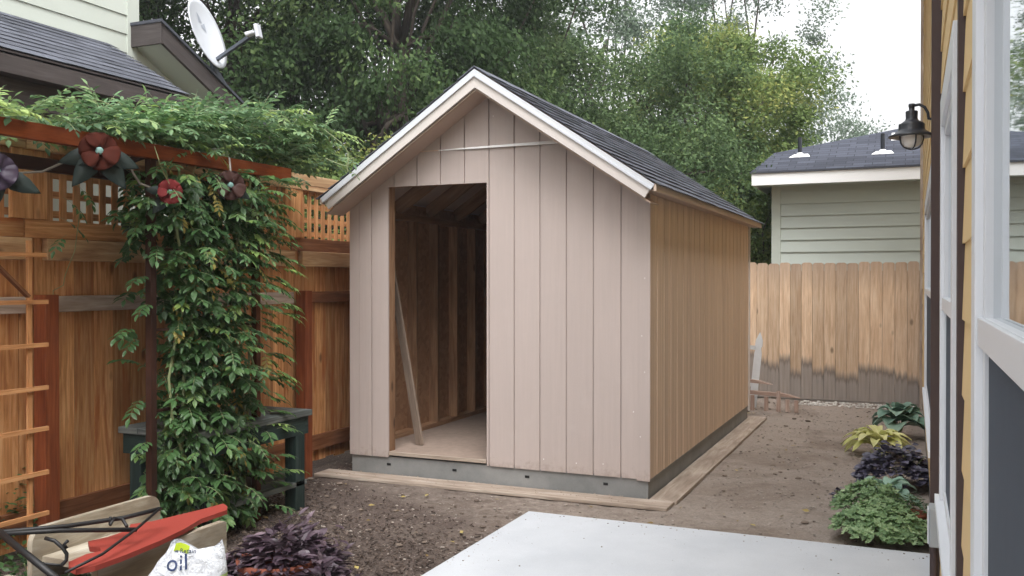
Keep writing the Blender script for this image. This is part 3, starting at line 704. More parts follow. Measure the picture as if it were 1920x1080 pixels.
# ------------------------------------------------------------ lap siding helper
def siding(mb, P, u, out, L, z0, z1, exp=0.178, thick=0.014, holes=(), zoff=0.0):
    """boards from P along u (length L), tilting out by thick at the butt"""
    P = Vector(P); u = Vector(u); out = Vector(out); k = math.floor((z0 - zoff) / exp)
    while zoff + k * exp < z1:
        za = zoff + k * exp; zb = za + exp; k += 1
        lo, hi = max(za, z0), min(zb, z1)
        if hi - lo < 0.003: continue
        cutz = sorted(set([lo, hi] + [h[q] for h in holes for q in (2, 3) if lo < h[q] < hi]))
        for c0, c1 in zip(cutz[:-1], cutz[1:]):
            iv = [(0.0, L)]
            for (ha, hb, hz0, hz1) in holes:
                if c0 >= hz0 - 1e-6 and c1 <= hz1 + 1e-6:
                    nv = []
                    for a, b in iv:
                        if hb <= a or ha >= b: nv.append((a, b)); continue
                        if ha > a: nv.append((a, ha))
                        if hb < b: nv.append((hb, b))
                    iv = nv
            f0 = 1 - (c0 - za) / exp; f1 = 1 - (c1 - za) / exp
            for a, b in iv:
                A = P + u * a; B = P + u * b; t = random.random(); o = random.random() * 20
                q = [A + out * (0.002 + thick * f0), B + out * (0.002 + thick * f0), B + out * (0.002 + thick * f1), A + out * (0.002 + thick * f1)]
                zz = [c0, c0, c1, c1]; F = [Vector((q[i].x, q[i].y, zz[i])) for i in range(4)]
                Bk = [Vector((A.x, A.y, c0)), Vector((B.x, B.y, c0))]
                flip = u.cross(Vector((0, 0, 1))).dot(out) < 0
                uv = [(o, c0), (o + b - a, c0), (o + b - a, c1), (o, c1)]
                mb.face(F if not flip else F[::-1], uv, t)
                bot = [Bk[0], Bk[1], F[1], F[0]]; mb.face(bot if not flip else bot[::-1], uv, t)
                for (e0, p0, p1) in ((A, F[0], F[3]), (B, F[2], F[1])):
                    tri = [p0, p1, Vector((e0.x, e0.y, p1.z)), Vector((e0.x, e0.y, p0.z))]; mb.face(tri, uv, t)

# ------------------------------------------------------------ own house on the right (wall plane x = +0.115)
RW = 0.115
hr = root('yellow_house', (3, 4, 0), 'yellow lap-sided house wall with white windows close along the right', 'house')
def xy_from_px(px, r):            # helper: distance along wall at which a line at offset r is seen under that bearing
    Z = 1891.4 * r / (px - 1712.0); return (Z + 0.397 * r) / 0.918
wins = [('near', 0.35, 1.69, 0.77, 2.165), ('mid', 2.50, 3.62, 0.77, 2.165), ('far', 5.2, 8.3, 0.66, 2.165)]
mb = MB(); mb.box((RW + 0.03, -6, 0.0), (8, 12.18, 5.7), 0.5); part('wall', mb, M['yellow'], hr)
mb = MB(); siding(mb, (RW, -6, 0), (0, 1, 0), (-1, 0, 0), 18.1, 0.13, 5.65, 0.178, 0.006, [(a + 6, b + 6, z0, z1) for (_, a, b, z0, z1) in wins], 1.44)
part('siding', mb, M['yellow'], hr)
mb = MB(); mb.box((RW - 0.002, -6, -0.05), (RW + 0.03, 12.1, 0.128), 0.5); part('foundation', mb, M['found'], hr)
for nm, a, b, z0, z1 in wins:
    w = part('window', (lambda m_: (m_.box((0.088, a, z0), (RW, a + 0.085, z1), 0.6), m_.box((0.088, b - 0.085, z0), (RW, b, z1), 0.6),
             m_.box((0.088, a + 0.0855, z1 - 0.10), (RW, b - 0.0855, z1), 0.6), m_)[-1])(MB()), M['vinyl'], hr, bevel=0.002)
    mb = MB(); mb.box((0.074, a - 0.02, z0 - 0.035), (RW - 0.001, b + 0.02, z0 - 0.001), 0.8); part('sill', mb, M['vinyl'], w)
    ia, ib, iz0, iz1 = a + 0.0855, b - 0.0855, z0 + 0.001, z1 - 0.101; zm = 1.452
    mb = MB(); f = 0.035
    mb.box((0.100, ia, iz0), (0.135, ia + f, iz1), 0.6); mb.box((0.100, ib - f, iz0), (0.135, ib, iz1), 0.6)
    mb.box((0.100, ia + f, iz1 - f), (0.135, ib - f, iz1), 0.6); mb.box((0.100, ia + f, iz0), (0.135, ib - f, iz0 + f), 0.6)
    mb.box((0.092, ia + 0.002, zm - 0.022), (0.0995, ib - 0.002, zm + 0.022), 0.9); mb.box((0.1005, ia + f, zm - 0.022), (0.134, ib - f, zm + 0.022), 0.9)
    part('frame', mb, M['vinyl'], w, bevel=0.0015)
    mb = MB(); mb.face([(0.112, ia + f, zm + 0.022), (0.112, ia + f, iz1 - f), (0.112, ib - f, iz1 - f), (0.112, ib - f, zm + 0.022)], None, 0.5); part('pane', mb, M['glass'], w)
    mb = MB(); mb.face([(0.106, ia + f, iz0 + f), (0.106, ia + f, zm - 0.022), (0.106, ib - f, zm - 0.022), (0.106, ib - f, iz0 + f)], None, 0.5); part('insect_screen', mb, M['screen'], w)
# brown vertical trims
mb = MB(); mb.box((0.072, 4.36, 0.0), (RW - 0.001, 4.45, 2.9), 0.5); part('vertical_trim', mb, M['browntrim'], hr, label='dark brown vertical trim board')
mb = MB(); mb.box((0.097, 2.42, 0.1), (RW - 0.0, 2.478, 5.6), 0.5); part('vertical_trim', mb, M['browntrim'], hr)
mb = MB(); mb.box((0.08, 12.10, 0.0), (RW + 0.03, 12.2, 5.65), 0.9); part('corner_board', mb, M['formboard'], hr)
mb = MB(); mb.box((-0.10, -6.4, 5.7), (8, 12.3, 5.85), 0.5); part('roof', mb, M['shingle_tex'], hr)
# outlet box low on the wall
ob = root('outlet_box', (0.09, 4.3, 0.45), 'small grey weatherproof electrical box low on the yellow house wall', 'outlet box')
mb = MB(); mb.box((0.066, 4.22, 0.42), (0.114, 4.33, 0.585), 0.5); part('housing', mb, paint('grey_plastic', (0.33, 0.36, 0.39), 0.5), ob, bevel=0.006)
mb = MB(); mb.box((0.060, 4.235, 0.43), (0.0655, 4.315, 0.575), 0.9); part('cover', mb, M['vinyl'], ob, bevel=0.003)
mb = MB(); mb.tube([(0.088, 4.275, 0.42), (0.088, 4.275, 0.0)], 0.012, 10); part('conduit', mb, M['browntrim'], ob)

# barn lamp
lx, ly, lz = -0.006, 4.44, 2.115
lamp = root('wall_lamp', (0.11, ly, lz + 0.12), 'dark gooseneck lantern with ribbed frosted glass on the house wall', 'lamp')
mb = MB(); prof = [(0.001, 0.196), (0.013, 0.194), (0.014, 0.182), (0.012, 0.180), (0.012, 0.164), (0.024, 0.162), (0.0255, 0.158), (0.0245, 0.130), (0.028, 0.122), (0.034, 0.117), (0.052, 0.106), (0.054, 0.100), (0.054, 0.082), (0.060, 0.074), (0.078, 0.062), (0.095, 0.054), (0.096, 0.049), (0.070, 0.050), (0.046, 0.052), (0.001, 0.055)]
mb.lathe((lx, ly, lz), prof, 32); part('shade', mb, M['lampmetal'], lamp, True)
mb = MB(); mb.tube([(lx + 0.008, ly, lz + 0.186), (lx + 0.03, ly, lz + 0.189), (lx + 0.052, ly, lz + 0.176), (lx + 0.065, ly, lz + 0.15), (lx + 0.068, ly, lz + 0.125), (lx + 0.085, ly, lz + 0.121), (lx + 0.10, ly, lz + 0.121)], 0.0065, 10); part('arm', mb, M['lampmetal'], lamp, True)
mb = MB(); mb.lathe((lx + 0.122, ly, lz + 0.121), [(0.001, 0.028), (0.010, 0.026), (0.018, 0.018), (0.038, 0.008), (0.044, 0.0)], 24, 0.5, Matrix.Rotation(R(-90), 4, 'Y')); part('mount_plate', mb, M['lampmetal'], lamp, True)
mb = MB(); mb.lathe((lx, ly, lz), [(0.046, 0.052), (0.046, 0.040), (0.042, 0.024), (0.032, 0.010), (0.016, 0.002), (0.001, 0.0)], 24); part('glass_globe', mb, M['frost'], lamp, True)
for k in range(4):
    th = k * math.pi / 2 + 0.35; mb = MB()
    mb.tube([(lx + math.cos(th) * r, ly + math.sin(th) * r, lz + z) for r, z in ((0.050, 0.054), (0.050, 0.038), (0.046, 0.020), (0.034, 0.004), (0.016, -0.004), (0.0, -0.006))], 0.0032, 6); part('guard_rib', mb, M['lampmetal'], lamp)

# ------------------------------------------------------------ neighbour's sage house behind the back fence
gh = root('sage_house', (2, 17, 0), 'single-storey sage lap-sided house with dark hip roof behind back fence', 'house')
mb = MB(); mb.box((-1.90, 14.23, 0), (8, 20, 3.0), 0.5); part('wall', mb, M['sage'], gh)
mb = MB(); siding(mb, (-1.82, 14.225, 0), (1, 0, 0), (0, -1, 0), 9.8, 0.2, 2.97, 0.178, 0.026); part('siding', mb, M['sage'], gh)
mb = MB(); mb.box((-1.93, 14.185, 0), (-1.80, 14.228, 2.97), 0.9); mb.box((-1.93, 14.229, 0), (-1.905, 14.4, 2.97), 0.9); part('corner_board', mb, M['sage2'], gh)
ge = 3.12; gp = 0.42
def gz(y): return ge + gp * (y - 13.75)
A = Vector((-2.17, 13.72, gz(13.72))); B = Vector((-1.95, 14.64, gz(14.64))); Cc = Vector((0.155, 15.80, gz(15.80))); Dd = Vector((3.9, 17.86, gz(17.86))); E = Vector((9, 17.86, gz(17.86))); Fp = Vector((9, 13.72, gz(13.72)))
mb = MB(); P = [A, Fp, E, Dd, Cc, B]; mb.face(P, [(p.x, (p.y - 13.72) * 1.085) for p in P], 0.5)
A5 = Vector((-2.17, 21.5, A.z)); L_ = [A, B, Cc, Dd, A5]; mb.face(L_[::-1], [(p.y, (p.x + 2.17) * 1.085) for p in L_[::-1]], 0.5)
mb.face([A5, Dd, E, Vector((9, 21.5, A.z))][::-1], None, 0.5)
part('roof', mb, M['shingle_tex'], gh)
mb = MB(); mb.box((-2.175, 13.70, A.z - 0.022), (9, 13.74, A.z + 0.004), 0.1); part('roof_edge', mb, M['shingle'], gh)
mb = MB(); mb.box((-2.15, 13.722, 2.915), (9, 13.75, A.z - 0.023), 0.9); mb.box((-2.15, 13.751, 2.915), (-2.125, 21.4, A.z - 0.02), 0.9); part('fascia', mb, M['fascia_white'], gh)
mb = MB(); mb.box((-2.12, 13.752, 2.93), (9, 14.22, 2.945), 0.5); part('soffit', mb, M['sage2'], gh)
for (x, y) in ((-1.55, 14.4), (-0.40, 14.35)):
    z = gz(y); mb = MB(); mb.tube([(x, y, z - 0.05), (x, y, z + 0.28)], 0.030, 12)
    v = part('vent_pipe', mb, M['lampmetal'], gh)
    mb = MB(); mb.lathe((x, y, z), [(0.060, -0.03), (0.055, 0.025), (0.042, 0.045), (0.033, 0.05)], 16, 0.9); mb.prism([(x - 0.15, y - 0.06, gz(y - 0.06) + 0.004), (x + 0.15, y - 0.06, gz(y - 0.06) + 0.004), (x + 0.11, y + 0.08, gz(y + 0.08) + 0.004), (x - 0.09, y + 0.08, gz(y + 0.08) + 0.004)], (0, 0, 0.004), 0.9); part('flashing', mb, M['fascia_white'], v)
x, y = -0.10, 15.15; z = gz(y)
mb = MB(); mb.box((x - 0.10, y - 0.1, z + 0.0), (x + 0.12, y + 0.14, z + 0.20), 0.9); mb.prism([(x - 0.2, y - 0.2, gz(y - 0.2) + 0.004), (x + 0.22, y - 0.2, gz(y - 0.2) + 0.004), (x + 0.22, y + 0.2, gz(y + 0.2) + 0.004), (x - 0.2, y + 0.2, gz(y + 0.2) + 0.004)], (0, 0, 0.004), 0.9); part('roof_vent', mb, M['fascia_white'], gh, bevel=0.02)

# ------------------------------------------------------------ neighbour's pale house on the left
lh = root('pale_green_house', (-9, 4, 0), 'pale green two-storey house with brown fascias beyond the left fence', 'house')
HW = -7.35
mb = MB(); mb.box((-14, -6, 0), (HW - 0.002, 7.20, 7.5), 0.5); mb.box((-14, 7.205, 0), (HW - 0.003, 11.4, 2.3), 0.5); part('wall', mb, M['sage2'], lh)
mb = MB(); siding(mb, (HW, -6, 0), (0, 1, 0), (1, 0, 0), 13.12, 0.2, 7.4, 0.19, 0.014, zoff=0.05); siding(mb, (HW, 7.3, 0), (0, 1, 0), (1, 0, 0), 4.1, 0.2, 2.28, 0.19, 0.014, zoff=0.05)
mb.prism([(HW - 0.001, 7.2, 2.28), (HW - 0.001, 11.4, 2.28), (HW - 0.001, 7.2, 4.05)], (0.012, 0, 0), 0.5)
part('siding', mb, M['sage2'], lh)
mb = MB(); mb.box((HW, 7.10, 0), (HW + 0.025, 7.225, 7.4), 0.9); mb.box((HW - 0.1, 7.2255, 4.2), (HW + 0.025, 7.25, 7.4), 0.9); part('corner_board', mb, M['sage2'], lh)
mb = MB(); mb.box((-14.5, -6.5, 7.5), (-6.8, 7.8, 7.7), 0.5); part('upper_roof', mb, M['shingle_tex'], lh)
# porch roof: shingle courses by tabs
mb = MB(); e0 = Vector((-5.98, 0, 3.20)); e1 = Vector((HW + 0.02, 0, 3.885)); sl = (e1 - e0).length; ud = (e1 - e0).normalized(); nn = Vector((0.447, 0, 0.894)); nc = 10; cl = sl / nc
for c in range(nc):
    ymax = 6.52 + 0.38 * c / nc; y = -5.0
    while y < ymax:
        w = random.choice((0.16, 0.2, 0.26, 0.3)); yb = min(y + w, ymax); th = random.choice((0.002, 0.005))
        a0 = e0 + ud * (c * cl) + nn * 0.006; b0 = e0 + ud * ((c + 1) * cl) + nn * 0.0; a0.y = b0.y = y
        mb.prism([a0, a0 + nn * th, b0 + nn * 0.003, b0], (0, yb - y, 0), min(1, max(0, random.gauss(0.45, 0.18)))); y += w
part('porch_shingles', mb, M['shingle'], lh)
mb = MB(); mb.prism([(-5.985, -5, 3.165), (-5.985, -5, 3.195), (HW, -5, 3.88), (HW, -5, 3.85)], (0, 11.5, 0), 0.5); mb.prism([(-5.99, 6.502, 3.195), (HW + 0.02, 6.502, 3.87), (HW + 0.02, 6.87, 3.87)], (0, 0, -0.03), 0.5); part('porch_deck', mb, M['fascia_brown'], lh)
mb = MB(); mb.box((-6.03, -5, 3.03), (-5.985, 6.50, 3.185), 0.5); mb.prism([(-5.99, 6.503, 3.03), (-5.99, 6.503, 3.175), (HW + 0.02, 6.503, 3.85), (HW + 0.02, 6.503, 3.7)], (0, 0.03, 0), 0.5); part('fascia', mb, M['fascia_brown'], lh, bevel=0.004)
mb = MB(); mb.box((HW + 0.02, -5, 3.035), (-6.035, 6.5, 3.05), 0.5); part('porch_ceiling', mb, M['fascia_brown'], lh)
mb = MB(); mb.box((-6.25, 6.1, 0), (-6.11, 6.24, 3.03), 0.5); part('porch_post', mb, M['sage2'], lh)
mb = MB(); mb.box((-6.25, 1.1, 0), (-6.11, 1.24, 3.03), 0.5); part('porch_post', mb, M['sage2'], lh)
mb = MB(); mb.box((-6.245, -5, 2.83), (-6.115, 6.6, 3.029), 0.5); part('porch_beam', mb, M['fascia_brown'], lh)
# rear lower roof with boxed rake, dropping away
rx = -6.93
mb = MB(); ya, yb, za, zb = 7.17, 11.6, 4.15, 4.15 - 0.5 * 4.43
mb.prism([(rx, ya, za - 0.225), (rx, ya, za - 0.02), (rx, yb, zb - 0.02), (rx, yb, zb - 0.225)], (-0.035, 0, 0), 0.5)
mb.box((-7.36, ya - 0.03, za - 0.235), (rx, ya - 0.001, za - 0.0), 0.2)
part('rake_fascia', mb, M['fascia_brown'], lh, bevel=0.004)
mb = MB(); mb.prism([(rx - 0.036, ya, za - 0.2), (rx - 0.036, ya, za - 0.185), (rx - 0.036, yb, zb - 0.185), (rx - 0.036, yb, zb - 0.2)], (-0.4, 0, 0), 0.5); part('rake_soffit', mb, M['sage2'], lh)
mb = MB(); mb.prism([(rx + 0.025, ya - 0.04, za - 0.018), (rx + 0.025, ya - 0.04, za + 0.012), (rx + 0.025, yb, zb + 0.012), (rx + 0.025, yb, zb - 0.018)], (-7, 0, 0), 0.2); part('rear_roof', mb, M['shingle'], lh)

# satellite dish on the rear roof
dish = root('satellite_dish', (-6.98, 7.95, 3.72), 'white oval satellite dish on a strut on the neighbour\'s rear roof', 'satellite dish')
def cam_pt(px, py, Z):
    xc = (px - 960) / 1736.0 * Z; h = (527 - py) / 1736.0 * Z
    return Vector((xc * 0.918 - Z * 0.397, xc * 0.397 + Z * 0.918, 1.53 + h))
c0 = cam_pt(391, 63, 10.0); top = cam_pt(353, 6, 10.0) - c0
n_d = (cam_pt(487, 62, 9.88) - c0); n_d = Vector((n_d.x, n_d.y, 0)).normalized() * 0.94 + Vector((0, 0, 0.30)); n_d.normalize()
# axes: long axis close to image major axis
a1 = (top - n_d * top.dot(n_d)); L1 = 0.395; a1.normalize(); a2 = n_d.cross(a1).normalized(); L2 = 0.33
mb = MB(); rings = 8; nseg = 36; base = 0; th_ = 0.008
for side in (0, 1):
    b0 = len(mb.v)
    for i in range(rings + 1):
        rr = i / rings
        for k in range(nseg):
            th = 2 * math.pi * k / nseg; d = 0.055 * (rr * rr - 1)
            p = c0 + a1 * (L1 * rr * math.cos(th)) + a2 * (L2 * rr * math.sin(th)) + n_d * (d - side * th_)
            mb.v.append(tuple(p))
    for i in range(rings):
        for k in range(nseg):
            k2 = (k + 1) % nseg; q = (b0 + i * nseg + k, b0 + (i + 1) * nseg + k, b0 + (i + 1) * nseg + k2, b0 + i * nseg + k2)
            mb.f.append(q if side == 0 else q[::-1]); mb.t.append(0.8); mb.uv += [(0, 0)] * 4
for k in range(nseg):
    k2 = (k + 1) % nseg; o_ = (rings + 1) * nseg; q = (rings * nseg + k, o_ + rings * nseg + k, o_ + rings * nseg + k2, rings * nseg + k2)
    mb.f.append(q); mb.t.append(0.8); mb.uv += [(0, 0)] * 4
dr = part('reflector', mb, M['white'], dish, True)
mb = MB()
def on_dish(u_, v_):
    rr = math.hypot(u_, v_); return c0 + a1 * (L1 * u_) + a2 * (L2 * v_) + n_d * (0.055 * (rr * rr - 1) + 0.004)
for poly in ([(0.62, 0.12), (0.34, 0.10), (0.34, -0.10), (0.52, -0.02)], [(0.26, 0.02), (0.08, -0.22), (0.34, -0.24)]):
    mb.face([on_dish(*p) for p in poly], None, 0.5)
part('faded_emblem', mb, paint('grey_mark', (0.36, 0.39, 0.45), 0.5), dr)
foot = cam_pt(399, 118, 10.15)
mb = MB(); lnb = cam_pt(474, 66, 9.55); mb.bar(foot, lnb, 0.035, 0.035); mb.tube([foot + Vector((0, 0, 0.0)), foot + Vector((0.0, 0.0, -0.12))], 0.03, 10); mb.bar(foot, c0 - n_d * 0.09, 0.06, 0.03); mb.bar(foot + Vector((0, 0, -0.03)), Vector((-6.98, 8.2, 3.64)), 0.04, 0.04); part('arm', mb, M['steel'], dish)
mb = MB(); l2 = cam_pt(482, 60, 9.5); ax = Vector((0, 0, 1)); mb.bar(l2 + Vector((0, 0, 0.07)) - n_d * 0.0, l2 - Vector((0, 0, 0.075)) + n_d * 0.03, 0.10, 0.035, up=n_d); mb.tube([l2 - n_d * 0.10, l2 - n_d * 0.02], [0.028, 0.022], 12); mb.tube([l2 - n_d * 0.11 + a2 * 0.05, l2 - n_d * 0.03 + a2 * 0.03], [0.026, 0.02], 12); part('receiver', mb, M['white'], dish, bevel=0.006)

# ------------------------------------------------------------ leaves and trees
def leaf_mesh(name, cen, dr, nr, L, W, tint):
    """vectorised rhombic leaves"""
    cen = np.asarray(cen); n = len(cen); side = np.cross(dr, nr); side /= np.linalg.norm(side, axis=1, keepdims=True) + 1e-9
    L = L[:, None]; W = W[:, None]
    v = np.empty((n, 4, 3), dtype=np.float32)
    v[:, 0] = cen - dr * L * 0.5; v[:, 1] = cen + side * W * 0.5 - nr * W * 0.12; v[:, 2] = cen + dr * L * 0.5; v[:, 3] = cen - side * W * 0.5 - nr * W * 0.12
    me = bpy.data.meshes.new(name); me.vertices.add(n * 4); me.vertices.foreach_set('co', v.ravel())
    me.loops.add(n * 4); me.loops.foreach_set('vertex_index', np.arange(n * 4, dtype=np.int32))
    me.polygons.add(n); me.polygons.foreach_set('loop_start', np.arange(0, n * 4, 4, dtype=np.int32)); me.polygons.foreach_set('loop_total', np.full(n, 4, dtype=np.int32))
    me.update(calc_edges=True)
    at = me.attributes.new('tint', 'FLOAT', 'FACE'); at.data.foreach_set('value', tint.astype(np.float32))
    return me
def unit(a): return a / (np.linalg.norm(a, axis=1, keepdims=True) + 1e-9)
def pt(px, Z):
    a = (px - 960) / 1736.0; return (Z * (0.918 * a - 0.397), Z * (0.397 * a + 0.918))
def tree(name, label, px, Z, zc, rad, rz, nclump, per, lsize, mat, cr=0.55, lk=0.68, nk=1.9, group='trees behind the shed', droop=0.3, limb_r=0.05, trunk_r=0.16, zmin=0.4, seed=1):
    rg = np.random.default_rng(seed); rd = random.Random(seed); lsize *= lk; per = int(per * nk)
    x0, y0 = pt(px, Z); r = root(name, (x0, y0, 0), label, 'tree', group)
    mbt = MB(); tp = [(x0 + rd.uniform(-.1, .1) * k, y0 + rd.uniform(-.1, .1) * k, zc * 1.1 * k / 6) for k in range(7)]
    mbt.tube(tp, [trunk_r * (1 - 0.11 * k) for k in range(7)], 9, 0.5); part('trunk', mbt, M['bark'], r, True)
    # clump centres on the outer shell of an uneven ellipsoid and some inside
    d = unit(rg.normal(size=(nclump, 3))); rr = rg.uniform(0.35, 1.0, nclump) ** 0.55
    lump = 1 + 0.22 * np.sin(d[:, 0] * 4 + seed) * np.cos(d[:, 1] * 5 + seed * 2) + 0.15 * np.sin(d[:, 2] * 7 + seed)
    cc = d * rr[:, None] * lump[:, None] * np.array([rad, rad, rz]) + np.array([x0, y0, zc])
    cc = cc[cc[:, 2] > zmin]; nclump = len(cc)
    mbl = MB()
    for i in range(0, nclump, max(1, nclump // (16 if 'grey' in mat else 28))):
        c = Vector(cc[i]); k = rd.randint(2, 5); s = Vector(tp[k]); midp = s.lerp(c, 0.5) + Vector((rd.uniform(-.3, .3), rd.uniform(-.3, .3), 0.25))
        mbl.tube([s, s.lerp(midp, 0.5) + Vector((0, 0, 0.1)), midp, midp.lerp(c, 0.6), c], [limb_r, limb_r * .75, limb_r * .55, limb_r * .35, limb_r * .15], 6)
    part('limbs', mbl, M['bark'], r, True)
    cs = rg.uniform(0.6, 1.25, nclump) * cr; idx = np.repeat(np.arange(nclump), per); n = len(idx)
    q = unit(rg.normal(size=(n, 3))) * (rg.uniform(0.05, 1, n) ** 0.45)[:, None] * (1 + 0.22 * rg.normal(size=(n, 1))) * np.array([1.0, 1.0, 0.72]); cen = cc[idx] + q * cs[idx][:, None]
    cen[:, 2] -= droop * np.linalg.norm(q[:, :2], axis=1) * cs[idx] * 0.5
    ctr = np.array([x0, y0, zc]); out = unit(cen - ctr)
    dr_ = unit(out * 0.6 + rg.normal(size=(n, 3)) * 0.6 + np.array([0, 0, -droop * 1.5])); nr = unit(rg.normal(size=(n, 3)) * 0.55 + np.array([0, 0, 0.8]) + unit(q) * 0.9)
    nr = unit(nr - dr_ * (nr * dr_).sum(1)[:, None])
    L = rg.uniform(0.7, 1.3, n) * lsize; W = L * rg.uniform(0.42, 0.6, n)
    ctint = rg.normal(0.45, 0.17, nclump)
    tint = np.clip(ctint[idx] + rg.normal(0, 0.16, n), 0, 1)
    o = raw('crown', leaf_mesh('crown', cen, dr_, nr, L, W, tint), M[mat], r)
    return r
tree('broadleaf_tree', 'dense dark green tree behind the satellite dish', 455, 14.5, 5.2, 3.0, 4.6, 220, 210, 0.13, 'leaf_dark', 0.68, seed=11, limb_r=0.06, trunk_r=0.2)
tree('broadleaf_tree', 'dark leafy tree with drooping sprays above the shed\'s left eave', 735, 13.6, 5.4, 2.6, 4.6, 200, 230, 0.115, 'leaf_dark', 0.55, seed=12, droop=0.6)
tree('broadleaf_tree', 'deep green tree rising behind the neighbour\'s upper wall corner', 300, 17.5, 6.5, 3.6, 5.6, 260, 130, 0.15, 'leaf_dark', 0.85, seed=13)
tree('broadleaf_tree', 'mid green tree standing directly behind the shed ridge', 925, 16.5, 4.4, 2.3, 4.4, 250, 190, 0.12, 'leaf_mid', 0.55, seed=14)
tree('broadleaf_tree', 'tall open-crowned tree with sky showing through right of the shed peak', 1125, 21.5, 6.4, 3.2, 5.6, 250, 140, 0.13, 'leaf_grey', 0.5, seed=15, limb_r=0.04, trunk_r=0.12)
tree('broadleaf_tree', 'yellow-green rounded tree in the middle of the right-hand trees', 1335, 17.5, 3.8, 2.05, 2.9, 230, 210, 0.12, 'leaf_yellow', 0.5, seed=16)
tree('broadleaf_tree', 'lofty tree with painted pale veil and bare limbs against the white sky', 1400, 26, 7.6, 2.5, 6.6, 260, 120, 0.14, 'leaf_grey', 0.52, seed=17, limb_r=0.055, trunk_r=0.17)
tree('broadleaf_tree', 'low distant tree just above the sage house roof', 1575, 31, 4.4, 2.3, 2.9, 110, 130, 0.17, 'leaf_grey', 0.7, seed=18)
tree('broadleaf_tree', 'mid green tree low behind the shed\'s right roof slope', 1215, 15.8, 2.9, 2.3, 2.6, 220, 140, 0.11, 'leaf_mid', 0.55, seed=19)
tree('broadleaf_tree', 'small bright green tree between the shed and sage house', 1432, 15.2, 1.9, 0.75, 1.15, 60, 130, 0.10, 'leaf_yellow', 0.35, seed=20, trunk_r=0.06, limb_r=0.02)
tree('broadleaf_tree', 'dark bushy tree left of the sage house corner', 1385, 18.6, 2.2, 1.6, 2.2, 150, 140, 0.12, 'leaf_dark', 0.55, seed=21, trunk_r=0.1)
tree('broadleaf_tree', 'light olive tree peeking over the plank fence beside the shed eave', 590, 11.2, 2.1, 1.3, 1.35, 110, 130, 0.085, 'leaf_yellow', 0.4, seed=22, trunk_r=0.06, limb_r=0.03)
# far wood mass filling the distance
n = 60000; rg = np.random.default_rng(5)
xx = rg.uniform(-26, 12, n); yy = rg.uniform(25, 31, n) + 0; zz = rg.uniform(0, 1, n) * (4.2 + 1.2 * np.sin(xx * 0.8) + 0.8 * np.sin(xx * 2.3 + 1)); zz = np.where((xx > 1.0), zz * 0.5, zz)
cen = np.stack([xx, yy, zz], 1); dr_ = unit(rg.normal(size=(n, 3)) + np.array([0, 0, -0.4])); nr = unit(np.cross(dr_, rg.normal(size=(n, 3))))
o = raw('distant_woods', leaf_mesh('distant_woods', cen, dr_, nr, rg.uniform(0.14, 0.28, n), rg.uniform(0.08, 0.14, n), np.clip(rg.normal(0.4, 0.2, n), 0, 1)), M['leaf_mid'])
tag(o, 'mass of distant trees closing the view beyond the gardens', 'woods', kind='stuff')

# ------------------------------------------------------------ arbor with vine
ax_ = -3.86
arb = root('garden_arbor', (ax_, 4.3, 0), 'rusty square-tube arbor with a long top beam carrying a vine', 'arbor')
mb = MB(); mb.box((ax_ - 0.025, 0.6, 2.205), (ax_ + 0.025, 5.13, 2.285), 0.5); part('beam', mb, M['rust'], arb, bevel=0.003)
mb = MB(); mb.box((-4.28, 0.6, 2.115), (-4.235, 5.0, 2.185), 0.5); part('beam', mb, M['rust_dark'], arb, bevel=0.003)
for y in (3.90, 4.79):
    mb = MB(); mb.box((ax_ - 0.021, y - 0.021, -0.03), (ax_ + 0.021, y + 0.021, 2.204), 0.5); part('post', mb, M['rust_mid'] if y > 4 else M['rust_dark'], arb, bevel=0.002)
for y in (1.2, 4.79):
    mb = MB(); mb.box((-4.28, y - 0.02, -0.03), (-4.24, y + 0.02, 2.114), 0.5); part('post', mb, M['rust_dark'], arb)
for y in (1.2, 2.4, 3.9, 4.79):
    mb = MB(); mb.bar((-4.233, y, 2.15), (ax_ - 0.026, y, 2.23), 0.03, 0.03); part('cross_bar', mb, M['rust_dark'], arb)
for z in (0.35, 0.8, 1.25, 1.7, 2.05):
    mb = MB(); mb.box((ax_ - 0.008, 3.922, z), (ax_ + 0.008, 4.768, z + 0.016), 0.5); part('cross_bar', mb, M['rust_dark'], arb)

LF = {'c': [], 'd': [], 'n': [], 'L': [], 'W': [], 't': []}
def comp_leaf(S, stems, p, d, L, npair, droop, size, t, rd):
    """pinnate leaf: rachis from p along d, leaflets in pairs"""
    p = Vector(p); d = Vector(d).normalized(); pts = [p.copy()]; steps = npair + 1; dd = d.copy(); seg = L / steps
    for k in range(steps):
        dd = (dd + Vector((0, 0, -droop / steps))).normalized(); p = p + dd * seg; pts.append(p.copy())
        side = dd.cross(Vector((0, 0, 1)));
        if side.length < 0.05: side = dd.cross(Vector((1, 0, 0)))
        side.normalize(); up = side.cross(dd).normalized()
        if k >= 1 or npair < 4:
            for s in ((-1, 1) if k < steps - 1 else (0,)):
                ld = (dd * (0.55 if s else 1) + side * s * 0.85 + Vector((0, 0, -0.18 - 0.25 * rd.random()))).normalized()
                nrm = (up + Vector((rd.uniform(-.35, .35), rd.uniform(-.35, .35), 0.1))); nrm = (nrm - ld * nrm.dot(ld)).normalized()
                ll = size * rd.uniform(0.8, 1.15) * (1 - 0.3 * abs(k / steps - 0.5))
                S['c'].append(p + ld * ll * 0.5); S['d'].append(ld); S['n'].append(nrm); S['L'].append(ll); S['W'].append(ll * rd.uniform(0.40, 0.5)); S['t'].append(min(1, max(0, t + rd.gauss(0, 0.07))))
    if stems is not None: stems.tube(pts, 0.0012, 3, cap=False)
